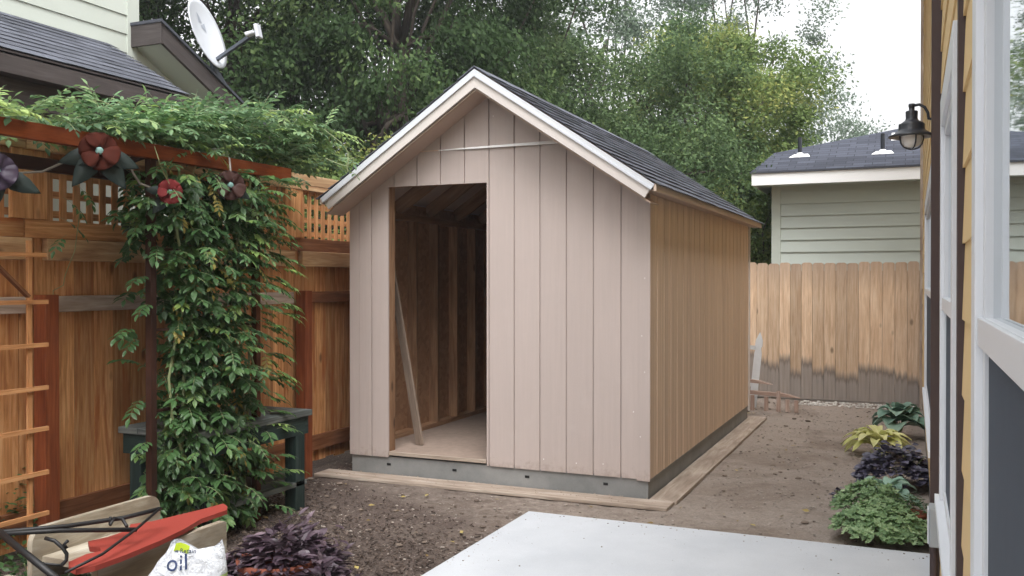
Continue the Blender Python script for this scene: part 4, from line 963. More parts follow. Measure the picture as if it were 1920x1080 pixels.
def leaves2(name, S):
    """pointed leaflets, six-sided, folded along the midrib"""
    c = np.array([tuple(v) for v in S['c']]); d = np.array([tuple(v) for v in S['d']]); nr = np.array([tuple(v) for v in S['n']]); L = np.array(S['L'])[:, None]; W = np.array(S['W'])[:, None]; n = len(c)
    s = np.cross(d, nr); s /= np.linalg.norm(s, axis=1, keepdims=True) + 1e-9
    v = np.empty((n, 8, 3), dtype=np.float32)
    v[:, 0] = c - d * L * .5; v[:, 1] = c - d * L * .12 + s * W * .5 + nr * W * .10; v[:, 2] = c + d * L * .22 + s * W * .38 + nr * W * .08; v[:, 3] = c + d * L * .55 - nr * L * .08
    v[:, 4] = c + d * L * .22 - s * W * .38 + nr * W * .08; v[:, 5] = c - d * L * .12 - s * W * .5 + nr * W * .10; v[:, 6] = c - d * L * .12; v[:, 7] = c + d * L * .22
    F = np.array([[0, 1, 6, 6], [1, 2, 7, 6], [2, 3, 7, 7], [0, 6, 5, 5], [6, 7, 4, 5], [7, 3, 4, 4]])
    vs = v.reshape(-1, 3).tolist(); faces = []
    for i in range(n):
        b = i * 8; faces += [(b, b + 1, b + 6), (b + 1, b + 2, b + 7, b + 6), (b + 2, b + 3, b + 7), (b, b + 6, b + 5), (b + 6, b + 7, b + 4, b + 5), (b + 7, b + 3, b + 4)]
    me = bpy.data.meshes.new(name); me.from_pydata(vs, [], faces); me.update()
    at = me.attributes.new('tint', 'FLOAT', 'FACE'); at.data.foreach_set('value', np.repeat(np.array(S['t'], dtype=np.float32), 6))
    return me
def newS(): return {k: [] for k in LF}
rd = random.Random(3)
vine = root('climbing_vine', (-3.9, 4.35, 0), 'lush wisteria vine filling the arbor side and trailing over its beam', 'vine')
S1 = newS(); S2 = newS(); st = MB()
# column of foliage between the posts
for k in range(1250):
    z = rd.uniform(0.12, 2.2); wy = 0.40 + 0.10 * math.sin(z * 4.1) + (0.08 if z > 1.6 else 0)
    y = 4.37 + rd.uniform(-1, 1) * wy * (0.78 + 0.12 * (z > 1.7))
    x = ax_ - 0.07 + rd.gauss(0, 0.10)
    out = Vector((0.9, (y - 4.35) * 1.6 - 0.35, 0.15)) + Vector((rd.gauss(0, .5), rd.gauss(0, .5), rd.gauss(0, .25)))
    t = 0.32 + rd.gauss(0, 0.15) + (0.32 if rd.random() < 0.14 else 0) + max(0, (y - 4.65)) * 0.5
    comp_leaf(S1, st, (x, y, z), out, rd.uniform(0.10, 0.18), rd.choice((3, 4, 5)), rd.uniform(0.3, 1.0), rd.choice((0.042, 0.055, 0.066, 0.08)), t, rd)
# sprays along right edge
for k in range(70):
    z = rd.uniform(0.2, 2.2); comp_leaf(S1, st, (ax_ + rd.uniform(-0.1, 0.1), 4.86, z), (0.6, 0.7, rd.uniform(-.1, .5)), rd.uniform(0.12, 0.20), 5, 0.8, 0.065, 0.62 + rd.gauss(0, 0.12), rd)
for k in range(7):
    z = rd.uniform(0.3, 2.2); comp_leaf(S1, st, (ax_ + rd.uniform(-0.15, 0.0), 3.93, z), (0.3, -0.9, rd.uniform(-.1, .5)), rd.uniform(0.15, 0.26), 5, 0.9, 0.06, 0.35 + rd.gauss(0, 0.1), rd)
# canopy on the beams
for k in range(1250):
    y = rd.uniform(1.5, 5.6) if rd.random() < 0.5 else rd.uniform(3.6, 5.75)
    hump = 0.05 + 0.13 * max(0, min(1, (y - 3.2) / 1.2)) + 0.15 * math.exp(-((y - 5.1) / 0.55) ** 2)
    x = rd.uniform(-4.45, -3.80); z = 2.27 + rd.random() ** 0.8 * hump * 1.15
    if y > 5.2: x = rd.uniform(-4.4, -3.85); z -= (y - 5.2) * 0.25 * rd.random()
    out = Vector((rd.gauss(0.35, 0.6), rd.gauss(0.0, 0.7), 0.35 + rd.random() * 0.5))
    t = 0.45 + rd.gauss(0, 0.2) + (0.25 if y < 3.2 else 0)
    S = S2 if rd.random() < 0.72 else S1
    if rd.random() < 0.06: t += 0.4
    comp_leaf(S, st, (x, y, z), out, rd.uniform(0.16, 0.26), rd.choice((4, 5, 6)), rd.uniform(0.5, 1.2), rd.uniform(0.045, 0.07), t, rd)
# foliage hanging just under beam
for k in range(170):
    y = rd.uniform(4.0, 4.95); x = rd.uniform(-4.25, -3.82); z = rd.uniform(1.85, 2.22)
    comp_leaf(S1, st, (x, y, z), (rd.gauss(0.4, 0.6), rd.gauss(0, 0.6), -0.3), rd.uniform(0.16, 0.26), 5, 0.9, 0.062, 0.25 + rd.gauss(0, 0.12), rd)
# strands hanging at the left (over the lattice)
for (yy_, zz_) in ((3.62, 1.98), (3.6, 1.87), (3.64, 1.78), (3.7, 2.06)):
    comp_leaf(S1, st, (-4.2, yy_, zz_), (0.4, rd.uniform(-1, 1), -0.2), 0.16, 4, 0.8, 0.05, 0.5, rd)
# the long arching shoot towards the shed eave
prev = None
shoot = [cam_pt(455, 205, 6.3), cam_pt(520, 208, 6.3), cam_pt(570, 222, 6.4), cam_pt(610, 245, 6.4), cam_pt(640, 268, 6.4), cam_pt(652, 285, 6.4), cam_pt(653, 308, 6.35)]
st.tube(shoot, 0.004, 6)
for k in range(24):
    u = k / 23 * 3.6; i = int(u); p = shoot[i].lerp(shoot[i + 1], u - i)
    comp_leaf(S2, st, p, (rd.gauss(0.3, .5), rd.gauss(0.3, .5), rd.uniform(-0.6, 0.5)), 0.2, 5, 0.9, 0.055, 0.7 + rd.gauss(0, .12), rd)
st.tube([cam_pt(610, 297, 6.3), cam_pt(630, 306, 6.3), cam_pt(650, 312, 6.25), cam_pt(662, 303, 6.2), cam_pt(664, 296, 6.2), cam_pt(655, 298, 6.2), cam_pt(650, 310, 6.2), cam_pt(652, 322, 6.2)], 0.0035, 5)
st.tube([cam_pt(155, 187, 4.9), cam_pt(170, 188, 4.9), cam_pt(190, 190, 4.95), cam_pt(212, 200, 5.0), cam_pt(226, 212, 5.0)], 0.004, 5)
st.tube([cam_pt(290, 275, 4.9), cam_pt(298, 300, 4.9), cam_pt(307, 325, 4.95), cam_pt(318, 345, 5.0)], 0.0025, 5)
st.tube([cam_pt(150, 395, 5.2), cam_pt(140, 470, 5.2), cam_pt(122, 515, 5.2), cam_pt(118, 535, 5.2), cam_pt(99, 545, 5.15), cam_pt(99, 558, 5.15)], 0.0025, 5)
# woody stems climbing the posts
for q in range(5):
    y0 = rd.uniform(4.05, 4.75); st.tube([(ax_ + rd.uniform(-.05, .05), y0 + 0.06 * math.sin(i * 1.3 + q), 0.02 + i * 0.24) for i in range(10)], 0.008, 6)
S3 = newS()
for k in range(46):
    z = rd.uniform(0.2, 2.3); comp_leaf(S3, st, (ax_ + rd.uniform(-0.05, 0.12), rd.uniform(4.0, 4.85), z), (0.7, rd.gauss(0, .6), -0.4), rd.uniform(0.08, 0.16), rd.choice((2, 3, 4)), 1.2, 0.045, 0.5, rd)
raw('yellowing_foliage', leaves2('vine_old_leaves', S3), leafmat('old_vine_leaves', (0.20, 0.13, 0.04), (0.32, 0.27, 0.07), (0.46, 0.42, 0.14)), vine)
raw('dark_foliage', leaves2('vine_leaves', S1), M['vine'], vine); raw('pale_foliage', leaves2('vine_top_leaves', S2), M['vine_pale'], vine)
part('stems', st, M['stem'], vine)

# ------------------------------------------------------------ painted metal flowers hung on the beam
def petal_flower(name, label, c, r, mat, cmat, face, rot=0.0, np_=6):
    rt = root(name, c, label, 'garden ornament', 'metal flowers on the arbor')
    c = Vector(c); f = Vector(face).normalized(); a = f.cross(Vector((0, 0, 1))).normalized(); b = a.cross(f)
    mb = MB()
    for k in range(np_):
        th = rot + k * 2 * math.pi / np_; u = a * math.cos(th) + b * math.sin(th); w = f.cross(u)
        cols = []
        for i, (rr, ww, dz) in enumerate(((0.10, 0.16, 0.02), (0.42, 0.62, 0.07), (0.78, 0.86, 0.10), (0.96, 0.72, 0.04), (1.03, 0.42, -0.02))):
            cols.append([c + u * (rr * r * (1 - 0.03 * (k % 3)) * (1 - 0.05 * s * s)) + w * (ww * r * s * (0.60 + 0.06 * math.sin(k * 2.3))) + f * (r * (dz * 0.5 + 0.13 * (k % 2) + 0.03 * math.sin(s * 5 + k) + 0.09 * s * (1 if k % 3 else -1) + 0.11 * noise.noise(Vector((k * 3.1 + rr * 2.2, s * 1.9, r * 40))))) for s in (-1, -0.5, 0, 0.5, 1)])
        for i in range(4):
            for j in range(4): mb.face([cols[i][j], cols[i + 1][j], cols[i + 1][j + 1], cols[i][j + 1]], None, 0.5)
    o = part('petals', mb, mat, rt, True); sm = o.modifiers.new('solid', 'SOLIDIFY'); sm.thickness = 0.002
    mb = MB(); mb.lathe(c + f * (0.16 * r), [(0.001, 0.05 * r), (0.12 * r, 0.045 * r), (0.2 * r, 0.0), (0.2 * r, -0.06 * r)], 16, 0.5, f.to_track_quat('Z', 'Y').to_matrix().to_4x4())
    part('flower_centre', mb, cmat, rt, True)
    return rt, c, f, a, b
def metal_leaf(rt, p, d, L, mat, f):
    d = Vector(d).normalized(); s = d.cross(f).normalized(); mb = MB(); P = Vector(p)
    prof = [(0, 0.02), (0.2, 0.16), (0.42, 0.23), (0.65, 0.18), (0.88, 0.07), (1.0, 0.0)]
    for (u0, w0), (u1, w1) in zip(prof[:-1], prof[1:]):
        for sg in (-1, 1):
            q = [P + d * (L * u0) - f * 0.0, P + d * (L * u1), P + d * (L * u1) + s * (sg * w1 * L) + f * (w1 * L * 0.3), P + d * (L * u0) + s * (sg * w0 * L) + f * (w0 * L * 0.3)]
            mb.face(q if sg < 0 else q[::-1], None, 0.5)
    o = part('leaf', mb, mat, rt, True); sm = o.modifiers.new('solid', 'SOLIDIFY'); sm.thickness = 0.002
rustflower = paint('rusty_red_paint', (0.055, 0.012, 0.007), 0.85, 0.45, 22, 0.15); redflower = paint('red_enamel', (0.14, 0.018, 0.019), 0.75, 0.35, 22, 0.2)
purpleflower = paint('dark_purple_enamel', (0.035, 0.022, 0.045), 0.5, 0.2, 25); tealc = paint('teal_centre', (0.14, 0.25, 0.23), 0.4); darkleaf = paint('dark_metal_leaf', (0.010, 0.019, 0.017), 0.55, 0.25, 20, 0.3)
wire = paint('grey_wire', (0.22, 0.2, 0.18), 0.5)
face_dir = (0.72, -0.68, 0.05)
for lab, px, py, Z, r, mt, rot, leaves in (
    ('large rusty red metal poppy fixed to the arbor beam', 187, 284, 4.62, 0.096, rustflower, 0.3, ((-0.9, -0.35, .20), (-0.6, -0.9, .22), (0.6, -0.85, .22), (0.95, -.3, .20))),
    ('small bright red metal flower hanging below the beam', 319, 360, 5.02, 0.068, redflower, 0.9, ((0.9, 0.1, .13), (0.6, -0.8, .15))),
    ('deep brown rusted metal flower in the vine under the beam', 432, 348, 5.45, 0.0885, paint('deep_rust', (0.035, 0.010, 0.007), 0.7, 0.25, 25), 0.5, ((0.9, 0.3, .15), (-.8, -.5, .14))),
    ('dark purple metal flower at the left end of the beam', -6, 322, 4.2, 0.088, purpleflower, 0.2, ((0.1, -1, .18), (-.8, -.4, .2)))):
    rt, c, f, a, b = petal_flower('metal_flower', lab, tuple(cam_pt(px, py, Z)), r, mt, tealc, face_dir, rot)
    for (u, v_, L) in leaves: metal_leaf(rt, c - f * 0.03, a * u + b * v_ , L, darkleaf, f)
    mb = MB()
    if r > 0.09: mb.tube([c - f * 0.02, cam_pt(130, 300, Z + .05), cam_pt(80, 322, Z), cam_pt(30, 325, Z - .1)], 0.006, 8)
    elif r > 0.08: mb.tube([c, c + Vector((0, 0, 0.1)), c + Vector((-0.05, 0.05, 0.17))], 0.006, 8)
    else: mb.tube([c - f * 0.02, cam_pt(285, 353, Z), cam_pt(262, 344, Z - .05), cam_pt(250, 325, Z - 0.1), cam_pt(240, 300, Z - .15)], 0.006, 8)
    part('stem', mb, wire, rt, True)

# ------------------------------------------------------------ trellis at far left
tr = root('garden_trellis', (-4.2, 3.2, 0), 'slim wooden ladder trellis standing before the plank fence', 'trellis')
tx = -4.2
for y in (3.40, 2.85):
    mb = MB(); mb.box((tx, y - 0.012, 0.0), (tx + 0.014, y + 0.014, 1.74), 0.6); part('stile', mb, M['lattice'], tr)
for z in (1.655, 1.41, 1.185, 0.96, 0.745, 0.515, 0.30):
    L = 0.10 if z != 1.655 else 0.09
    mb = MB(); mb.box((tx + 0.0145, 2.70, z), (tx + 0.03, 3.40 + L, z + 0.022), 0.6); part('rung', mb, M['lattice'], tr)
mb = MB(); mb.bar((tx + 0.04, 3.0, 1.78), (tx + 0.04, 3.37, 1.45), 0.014, 0.03, up=(1, 0, 0)); part('brace', mb, M['rail_dark'], tr)

# ------------------------------------------------------------ potting table behind the vine
pb = root('potting_bench', (-4.0, 4.7, 0), 'dark green wooden potting bench half hidden behind the vine', 'bench')
mb = MB()
for i in range(4): mb.box((-4.36 + i * 0.156, 4.14, 0.62), (-4.36 + i * 0.156 + 0.152, 5.23, 0.66))
part('bench_top', mb, M['bench_top'], pb, bevel=0.004)
mb = MB(); mb.box((-4.34, 4.16, 0.50), (-3.76, 4.195, 0.619), 0.5); mb.box((-4.34, 5.175, 0.50), (-3.76, 5.21, 0.619), 0.5); mb.box((-3.795, 4.196, 0.50), (-3.76, 5.174, 0.619), 0.5); part('apron', mb, M['bench'], pb)
for x in (-4.33, -3.85):
    for y in (4.20, 5.07): mb = MB(); mb.box((x, y, 0.0), (x + 0.09, y + 0.10, 0.498), 0.5); part('leg', mb, M['bench'], pb, bevel=0.004)
mb = MB()
for i in range(3): mb.box((-4.32 + i * 0.19, 4.18, 0.16), (-4.32 + i * 0.19 + 0.18, 5.19, 0.19))
part('shelf', mb, M['bench_top'], pb)

# ------------------------------------------------------------ planter trough with rounded boards, red board, iron rack, soil bag
pl = root('planter_box', (-3.3, 3.2, 0), 'weathered wooden trough with rounded side boards in the lower left', 'planter')
def board_profile(x, y0, y1, z0, z1, r0, r1, cham=0):
    """side board in plane x, rounded top corners"""
    pts = [(y0, z0), (y1 - cham, z0), (y1, z0 + cham)]
    for k in range(7): th = k / 6 * math.pi / 2; pts.append((y1 - r1 + r1 * math.cos(th), z1 - r1 + r1 * math.sin(th)))
    for k in range(7): th = math.pi / 2 + k / 6 * math.pi / 2; pts.append((y0 + r0 + r0 * math.cos(th), z1 - r0 + r0 * math.sin(th)))
    out = []
    for p in pts:
        if not out or (abs(p[0] - out[-1][0]) + abs(p[1] - out[-1][1])) > 1e-5: out.append(p)
    return [(x, p[0], p[1]) for p in out]
mb = MB(); mb.prism(board_profile(-3.555, 2.87, 3.62, 0.20, 0.445, 0.07, 0.07), (0.03, 0, 0), 0.5); part('side_board', mb, M['planter'], pl, bevel=0.003)
mb = MB(); mb.prism(board_profile(-3.12, 2.82, 3.60, 0.05, 0.355, 0.02, 0.012, 0.10), (0.038, 0, 0), 0.7); part('side_board', mb, M['planter'], pl, bevel=0.003)
mb = MB(); mb.box((-3.524, 2.92, 0.285), (-3.125, 3.55, 0.315), 0.9); part('base_board', mb, M['planter'], pl)
for y in (2.7, 3.4): mb = MB(); mb.box((-3.522, y, 0.0), (-3.125, y + 0.05, 0.284), 0.5); part('foot', mb, M['planter'], pl)

def zplane(px, py, z):
    h = z - 1.53; Z = h * 1736.0 / (527 - py); return cam_pt(px, py, Z)
outl = [(425, 950), (417, 945), (380, 955), (330, 967), (285, 978), (243, 984), (238, 995), (200, 1008), (163, 1016), (166, 1026), (186, 1028), (188, 1034), (160, 1040), (126, 1055), (127, 1063), (140, 1069), (176, 1062), (230, 1043), (300, 1014), (345, 992), (375, 974), (424, 957)]
def redp(px, py):
    # board lies on the trough's front edge, tipped slightly towards the yard
    p = zplane(px, py, 0.39); return Vector((p.x, p.y, 0.39))
mb = MB(); mb.prism([redp(*p) for p in outl][::-1], (0, 0, -0.022), 0.5)
tag(part('cutout_board', mb, M['redboard'], bevel=0.002), 'flat red-painted board with a shaped outline resting on the trough', 'board')

ir = root('iron_rack', (-3.6, 2.9, 0.42), 'black wrought-iron rack with curled ends lying across the trough', 'iron rack')
def ib(pts, r, nm='bar'):
    mb = MB(); mb.tube([cam_pt(*p) for p in pts], r, 8); part(nm, mb, M['black'], ir, True)
ib([(-20, 1000, 3.75), (120, 988, 3.95), (230, 972, 4.1), (298, 955, 4.2)], 0.010)
ib([(-20, 1003, 3.72), (110, 996, 3.85), (255, 994, 4.0)], 0.010)
ib([(300, 953, 4.2), (255, 992, 4.0), (190, 1040, 3.75), (120, 1075, 3.6)], 0.006)
ib([(-20, 985, 3.6), (40, 1035, 3.45), (115, 1095, 3.3)], 0.013, 'rail')
ib([(82, 1010, 3.7), (100, 1015, 3.7), (115, 1028, 3.7), (123, 1040, 3.7), (122, 1052, 3.7), (112, 1062, 3.68)], 0.008, 'scroll')
ib([(123, 1030, 3.7), (118, 1022, 3.7), (125, 1015, 3.7)], 0.007, 'scroll')
ib([(60, 1052, 3.7), (80, 1058, 3.7), (110, 1061, 3.68)], 0.005, 'scroll')
ib([(205, 985, 4.0), (212, 972, 4.05), (228, 975, 4.05), (236, 988, 4.0)], 0.007, 'scroll')
ib([(205, 970, 4.05), (204, 984, 4.05)], 0.006, 'scroll')

# ------------------------------------------------------------ soil bag
def bagmat():
    m, nt, b = newmat('white_plastic', 0.35, 0.5); p = pos(nt)
    n1 = noise_(nt, p, 14, 3); col = ramp(nt, n1, [(0.60, (0.62, 0.65, 0.70)), (0.66, (0.66, 0.68, 0.72))])
    nt.links.new(col, b.inputs['Base Color']); bump(nt, b, noise_(nt, p, 24, 4, 0.6, 1.6), 0.9, 0.02); return m
bag = root('soil_bag', (-2.62, 3.15, 0), 'crumpled white and lime plastic potting soil bag in front of trough', 'bag')
bc = cam_pt(326, 1075, 3.55); bc = Vector((bc.x, bc.y, 0.0))
vdir = Vector((-0.397, 0.918, 0)); rdir = Vector((0.918, 0.397, 0))
mb = MB(); nu_, nv_ = 36, 22; H = 0.505; b0 = len(mb.v)
def bag_pt(i, j, infl=0.0):
    th = 2 * math.pi * i / nu_; v = j / (nv_ - 1); z = v * H
    wx = (0.215 - 0.03 * v) * (1 - 0.45 * max(0, v - 0.6) / 0.4); wy = 0.10 * (1 - 0.72 * max(0, v - 0.5) / 0.5)
    if v < 0.12: wx *= 0.75 + 0.25 * v / 0.12; wy *= 0.7 + 0.3 * v / 0.12
    p = Vector((math.cos(th) * wx, math.sin(th) * wy, z))
    nz = noise.noise(Vector((p.x * 11, p.y * 14, z * 9))) * 0.014 + abs(noise.noise(Vector((p.x * 22, p.y * 22, z * 16 + 3)))) * 0.012
    rad = Vector((math.cos(th), math.sin(th), 0)); p += rad * (nz * (0.4 + v) + infl)
    if v > 0.75: p.z += 0.03 * math.sin(th * 3 + 1) * (v - 0.75) / 0.25; p.x += 0.02 * (v - 0.75) / 0.25
    return bc + rdir * (p.x + 0.05 * v) + vdir * p.y + Vector((0, 0, p.z))
for j in range(nv_):
    for i in range(nu_): mb.v.append(tuple(bag_pt(i, j)))
for j in range(nv_ - 1):
    for i in range(nu_):
        i2 = (i + 1) % nu_; mb.f.append((b0 + j * nu_ + i, b0 + j * nu_ + i2, b0 + (j + 1) * nu_ + i2, b0 + (j + 1) * nu_ + i)); mb.t.append(0.5); mb.uv += [(0, 0)] * 4
top_ = b0 + (nv_ - 1) * nu_; mb.f.append(tuple(top_ + i for i in range(nu_))); mb.t.append(0.5); mb.uv += [(0, 0)] * nu_
from mathutils.bvhtree import BVHTree
bag_bvh = BVHTree.FromPolygons([Vector(v) for v in mb.v], mb.f)
part('sack', mb, bagmat(), bag, True)
lime = paint('lime_print', (0.42, 0.55, 0.03), 0.4); olive = paint('leaf_print', (0.36, 0.45, 0.16), 0.4); navy = paint('navy_print', (0.03, 0.05, 0.13), 0.4)
def bag_patch(name, i0, i1, j0, j1, mat, infl=0.0025):
    mb = MB()
    for j in range(j0, j1):
        for i in range(i0, i1): mb.face([bag_pt(i, j, infl), bag_pt(i + 1, j, infl), bag_pt(i + 1, j + 1, infl), bag_pt(i, j + 1, infl)], None, 0.5)
    part(name, mb, mat, bag, True)
bag_patch('printed_panel', 24, 27, 20, 21, lime); bag_patch('printed_panel', 29, 33, 3, 17, olive); bag_patch('printed_panel', 33, 36, 9, 17, olive, 0.003)
def decal(body, size, px, py, Z, rotz, mat, name='lettering', ex=0.0015):
    cu = bpy.data.curves.new(name, 'FONT'); cu.body = body; cu.size = size; cu.extrude = 0.0008; cu.align_x = 'CENTER'
    to = bpy.data.objects.new(name, cu); C.objects.link(to)
    p = cam_pt(px, py, Z); n = Vector((0.397, -0.918, 0.25)).normalized(); x = rdir.copy(); y = n.cross(x).normalized()
    x2 = x * math.cos(rotz) + y * math.sin(rotz); y2 = n.cross(x2)
    Mx = Matrix((x2, y2, n)).transposed().to_4x4(); Mx.translation = p
    bpy.context.view_layer.update(); dg = bpy.context.evaluated_depsgraph_get(); me = bpy.data.meshes.new_from_object(to.evaluated_get(dg)); me.name = name
    bpy.data.objects.remove(to); me.transform(Mx)
    for v in me.vertices:                                   # wrap the print onto the sack
        h = bag_bvh.ray_cast(v.co - vdir * 0.5, vdir)
        if h[0] is not None: v.co = h[0] - vdir * 0.0025
    me.materials.clear(); o = raw(name, me, mat, bag); return o
decal('oil', 0.085, 322, 1078, 3.45, 0.08, navy)
decal('& Retain', 0.024, 334, 1047, 3.45, -0.05, navy)

# ------------------------------------------------------------ potted purple plant
def broad_leaves(S, c, n, R_, H, size, t0, rd, ratio=0.4, lift=0.5, dome=1.0, spread=None):
    c = Vector(c)
    for k in range(n):
        th = rd.random() * 2 * math.pi; rr = math.sqrt(rd.random()) * R_; h = H * (1 - dome * (rr / R_) ** 2 * 0.75) * rd.uniform(0.5, 1.0 + 0.25 * (rd.random() < 0.1))
        p = c + Vector((math.cos(th) * rr, math.sin(th) * rr, h)); d = Vector((math.cos(th) + rd.gauss(0, .4), math.sin(th) + rd.gauss(0, .4), lift * rd.uniform(-0.4, 1))).normalized()
        n_ = Vector((rd.gauss(0, .3), rd.gauss(0, .3), 1)) + Vector((math.cos(th), math.sin(th), 0)) * 0.35; n_ = (n_ - d * n_.dot(d)).normalized(); L = size * rd.uniform(0.7, 1.25)
        S['c'].append(p); S['d'].append(d); S['n'].append(n_); S['L'].append(L); S['W'].append(L * ratio * rd.uniform(0.85, 1.15)); S['t'].append(min(1, max(0, t0 + rd.gauss(0, 0.22))))
pc = zplane(520, 1046, 0.25); pc = Vector((pc.x, pc.y, 0))
pp = root('potted_plant', tuple(pc), 'bushy purple-leaved plant in a wide terracotta pot beside the arbor', 'potted plant')
mb = MB(); mb.lathe(pc, [(0.001, 0.0), (0.12, 0.0), (0.165, 0.20), (0.185, 0.20), (0.19, 0.25), (0.172, 0.25), (0.165, 0.215), (0.001, 0.215)], 28); part('pot', mb, M['terra'], pp, True)
S = newS(); broad_leaves(S, pc + Vector((0.0, 0.05, 0.14)), 700, 0.28, 0.24, 0.075, 0.4, rd, 0.40, 0.5)
broad_leaves(S, pc + Vector((0.18, 0.1, -0.02)), 520, 0.28, 0.20, 0.07, 0.5, rd, 0.36, 0.5)
broad_leaves(S, pc + Vector((-0.02, -0.2, -0.02)), 260, 0.16, 0.2, 0.06, 0.45, rd, 0.27, 0.8)
for q in range(16):
    th = rd.random() * 6.28; rr = rd.uniform(0.12, 0.34); broad_leaves(S, pc + Vector((math.cos(th) * rr, math.sin(th) * rr, rd.uniform(0.10, 0.22))), 16, 0.055, rd.uniform(0.10, 0.22), 0.085, 0.72, rd, 0.34, 0.9)
raw('foliage', leaves2('foliage', S), M['purple'], pp)
# low weeds bottom left
def small_plant(name, label, cat, c, mat, n, R_, H, size, t0, ratio, lift=0.5, seed=1, stems=10, group=None):
    r_ = random.Random(seed); rt = root(name, tuple(c), label, cat, group); S = newS(); broad_leaves(S, c, n, R_, H, size, t0, r_, ratio, lift)
    raw('foliage', leaves2('foliage', S), M[mat], rt)
    mb = MB()
    for k in range(stems):
        th = r_.random() * 6.28; rr = r_.random() * R_ * 0.7; mb.tube([Vector(c) + Vector((math.cos(th) * rr * q, math.sin(th) * rr * q, H * 0.8 * q)) for q in (0, 0.4, 0.75, 1)], 0.003, 5)
    part('stems', mb, M['stem'], rt); return rt
wc = zplane(25, 975, 0.25); small_plant('weed', 'straggly green weed growing between the trellis and the trough', 'plant', Vector((wc.x - 0.1, wc.y, 0)), 'vine', 260, 0.22, 0.55, 0.05, 0.3, 0.45, seed=4)

wd = zplane(70, 1060, 0.2); small_plant('weed', 'dark low weed under the iron rack at the bottom left', 'plant', Vector((wd.x, wd.y, 0)), 'vine', 420, 0.26, 0.30, 0.05, 0.1, 0.5, seed=9)

# ------------------------------------------------------------ border plants on the right
def hosta(name, label, c, mat, n, L, W, H, seed, t0=0.5):
    r_ = random.Random(seed); rt = root(name, tuple(c), label, 'plant', 'plants in the border along the house'); c = Vector(c); mb = MB()
    for k in range(n):
        th = k * 2.39996 + r_.uniform(-.3, .3); tier = k / n; u = Vector((math.cos(th), math.sin(th), 0)); s = Vector((-u.y, u.x, 0)); t = min(1, max(0, t0 + r_.gauss(0, 0.2)))
        Lk = L * r_.uniform(0.75, 1.15) * (1.1 - 0.5 * tier); Wk = W * r_.uniform(0.85, 1.1) * (1.05 - 0.4 * tier); z0 = H * (0.45 + 0.55 * tier); reach = L * 0.55 * (1 - tier * 0.8)
        rows = []
        for i in range(8):
            q = i / 7; w = Wk * (math.sin(math.pi * min(1, q * 0.92 + 0.08)) ** 0.7) * (1 if q < 1 else 0); z = z0 + Lk * (0.28 * math.sin(q * 2.1) * (0.6 + tier) - 0.42 * q * q * (1.1 - tier))
            p = c + u * (reach * 0.4 + Lk * q) + Vector((0, 0, z))
            rows.append([p + s * (w * e * 0.5) + Vector((0, 0, abs(e) * w * 0.20 + 0.004 * math.sin(q * 14 + e * 5))) for e in (-1, -.5, 0, .5, 1)])
        for i in range(7):
            for j in range(4): mb.face([rows[i][j], rows[i + 1][j], rows[i + 1][j + 1], rows[i][j + 1]], None, min(1, t + (0.12 if j in (0, 3) else 0)))
    part('leaves', mb, M[mat], rt, True)
    mb = MB()
    for k in range(n // 2):
        th = k * 2.39996 * 2; u = Vector((math.cos(th), math.sin(th), 0)); mb.tube([c, c + u * L * 0.15 + Vector((0, 0, H * 0.4)), c + u * L * 0.28 + Vector((0, 0, H * 0.65))], 0.004, 5)
    part('stalks', mb, M['stem'], rt); return rt
hosta('hosta', 'blue-green broad-leaved hosta at the far end of the border', (-0.12, 9.75, 0), 'hosta_b', 24, 0.25, 0.21, 0.28, 1, 0.6)
hosta('hosta', 'yellow chartreuse hosta with pointed leaves', (-0.27, 8.75, 0), 'hosta_y', 36, 0.28, 0.11, 0.17, 2, 0.7)
hosta('hosta', 'small grey-green hosta in front of the dark plum plant', (-0.16, 6.70, 0), 'hosta_b', 14, 0.19, 0.13, 0.16, 3, 0.85)
small_plant('heuchera', 'dark plum ruffled-leaved plant behind the small hosta', 'plant', Vector((-0.10, 7.45, 0)), 'heuchera', 700, 0.30, 0.32, 0.065, 0.45, 0.85, 0.2, seed=5, group='plants in the border along the house')
small_plant('heuchera', 'tiny dark purple seedling at the border\'s left edge', 'plant', Vector((-0.47, 6.9, 0)), 'heuchera', 40, 0.06, 0.07, 0.04, 0.3, 0.8, 0.2, seed=6, group='plants in the border along the house')
# scalloped lobed leaves plant
def lobed(name, label, c, n, R_, H, size, seed):
    r_ = random.Random(seed); rt = root(name, tuple(c), label, 'plant', 'plants in the border along the house'); c = Vector(c); mb = MB(); ms = MB()
    for k in range(n):
        th = r_.random() * 6.283; rr = math.sqrt(r_.random()) * R_; h = H * (1 - 0.6 * (rr / R_) ** 2) * r_.uniform(0.7, 1.0); p = c + Vector((math.cos(th) * rr, math.sin(th) * rr * 1.15, h))
        nn = (Vector((math.cos(th), math.sin(th), 0)) * (0.5 * rr / R_) + Vector((r_.gauss(0, .25), r_.gauss(0, .25), 1))).normalized(); a = nn.orthogonal().normalized(); b = nn.cross(a); t = min(1, max(0, r_.gauss(0.5, 0.22))); s = size * r_.uniform(0.6, 1.2); a0 = r_.random() * 6
        rim = []
        for q in range(15):
            an = a0 + q / 15 * 5.6; lob = 1 + 0.16 * math.cos(q * 2 * math.pi / 3); rim.append(p + (a * math.cos(an) + b * math.sin(an)) * (s * 0.5 * lob) + nn * (0.10 * s * math.cos(q * 2 * math.pi / 3)))
        for q in range(14): mb.face([p, rim[q], rim[q + 1]], None, t)
        if k % 6 == 0: ms.tube([c + Vector((math.cos(th) * rr * .3, math.sin(th) * rr * .3, 0)), p], 0.002, 4)
    part('foliage', mb, M['geranium'], rt); part('stems', ms, M['stem'], rt)
lobed('geranium', 'mounded light green plant with scalloped leaves at the slab corner', (-0.17, 5.85, 0), 460, 0.27, 0.24, 0.066, 7)
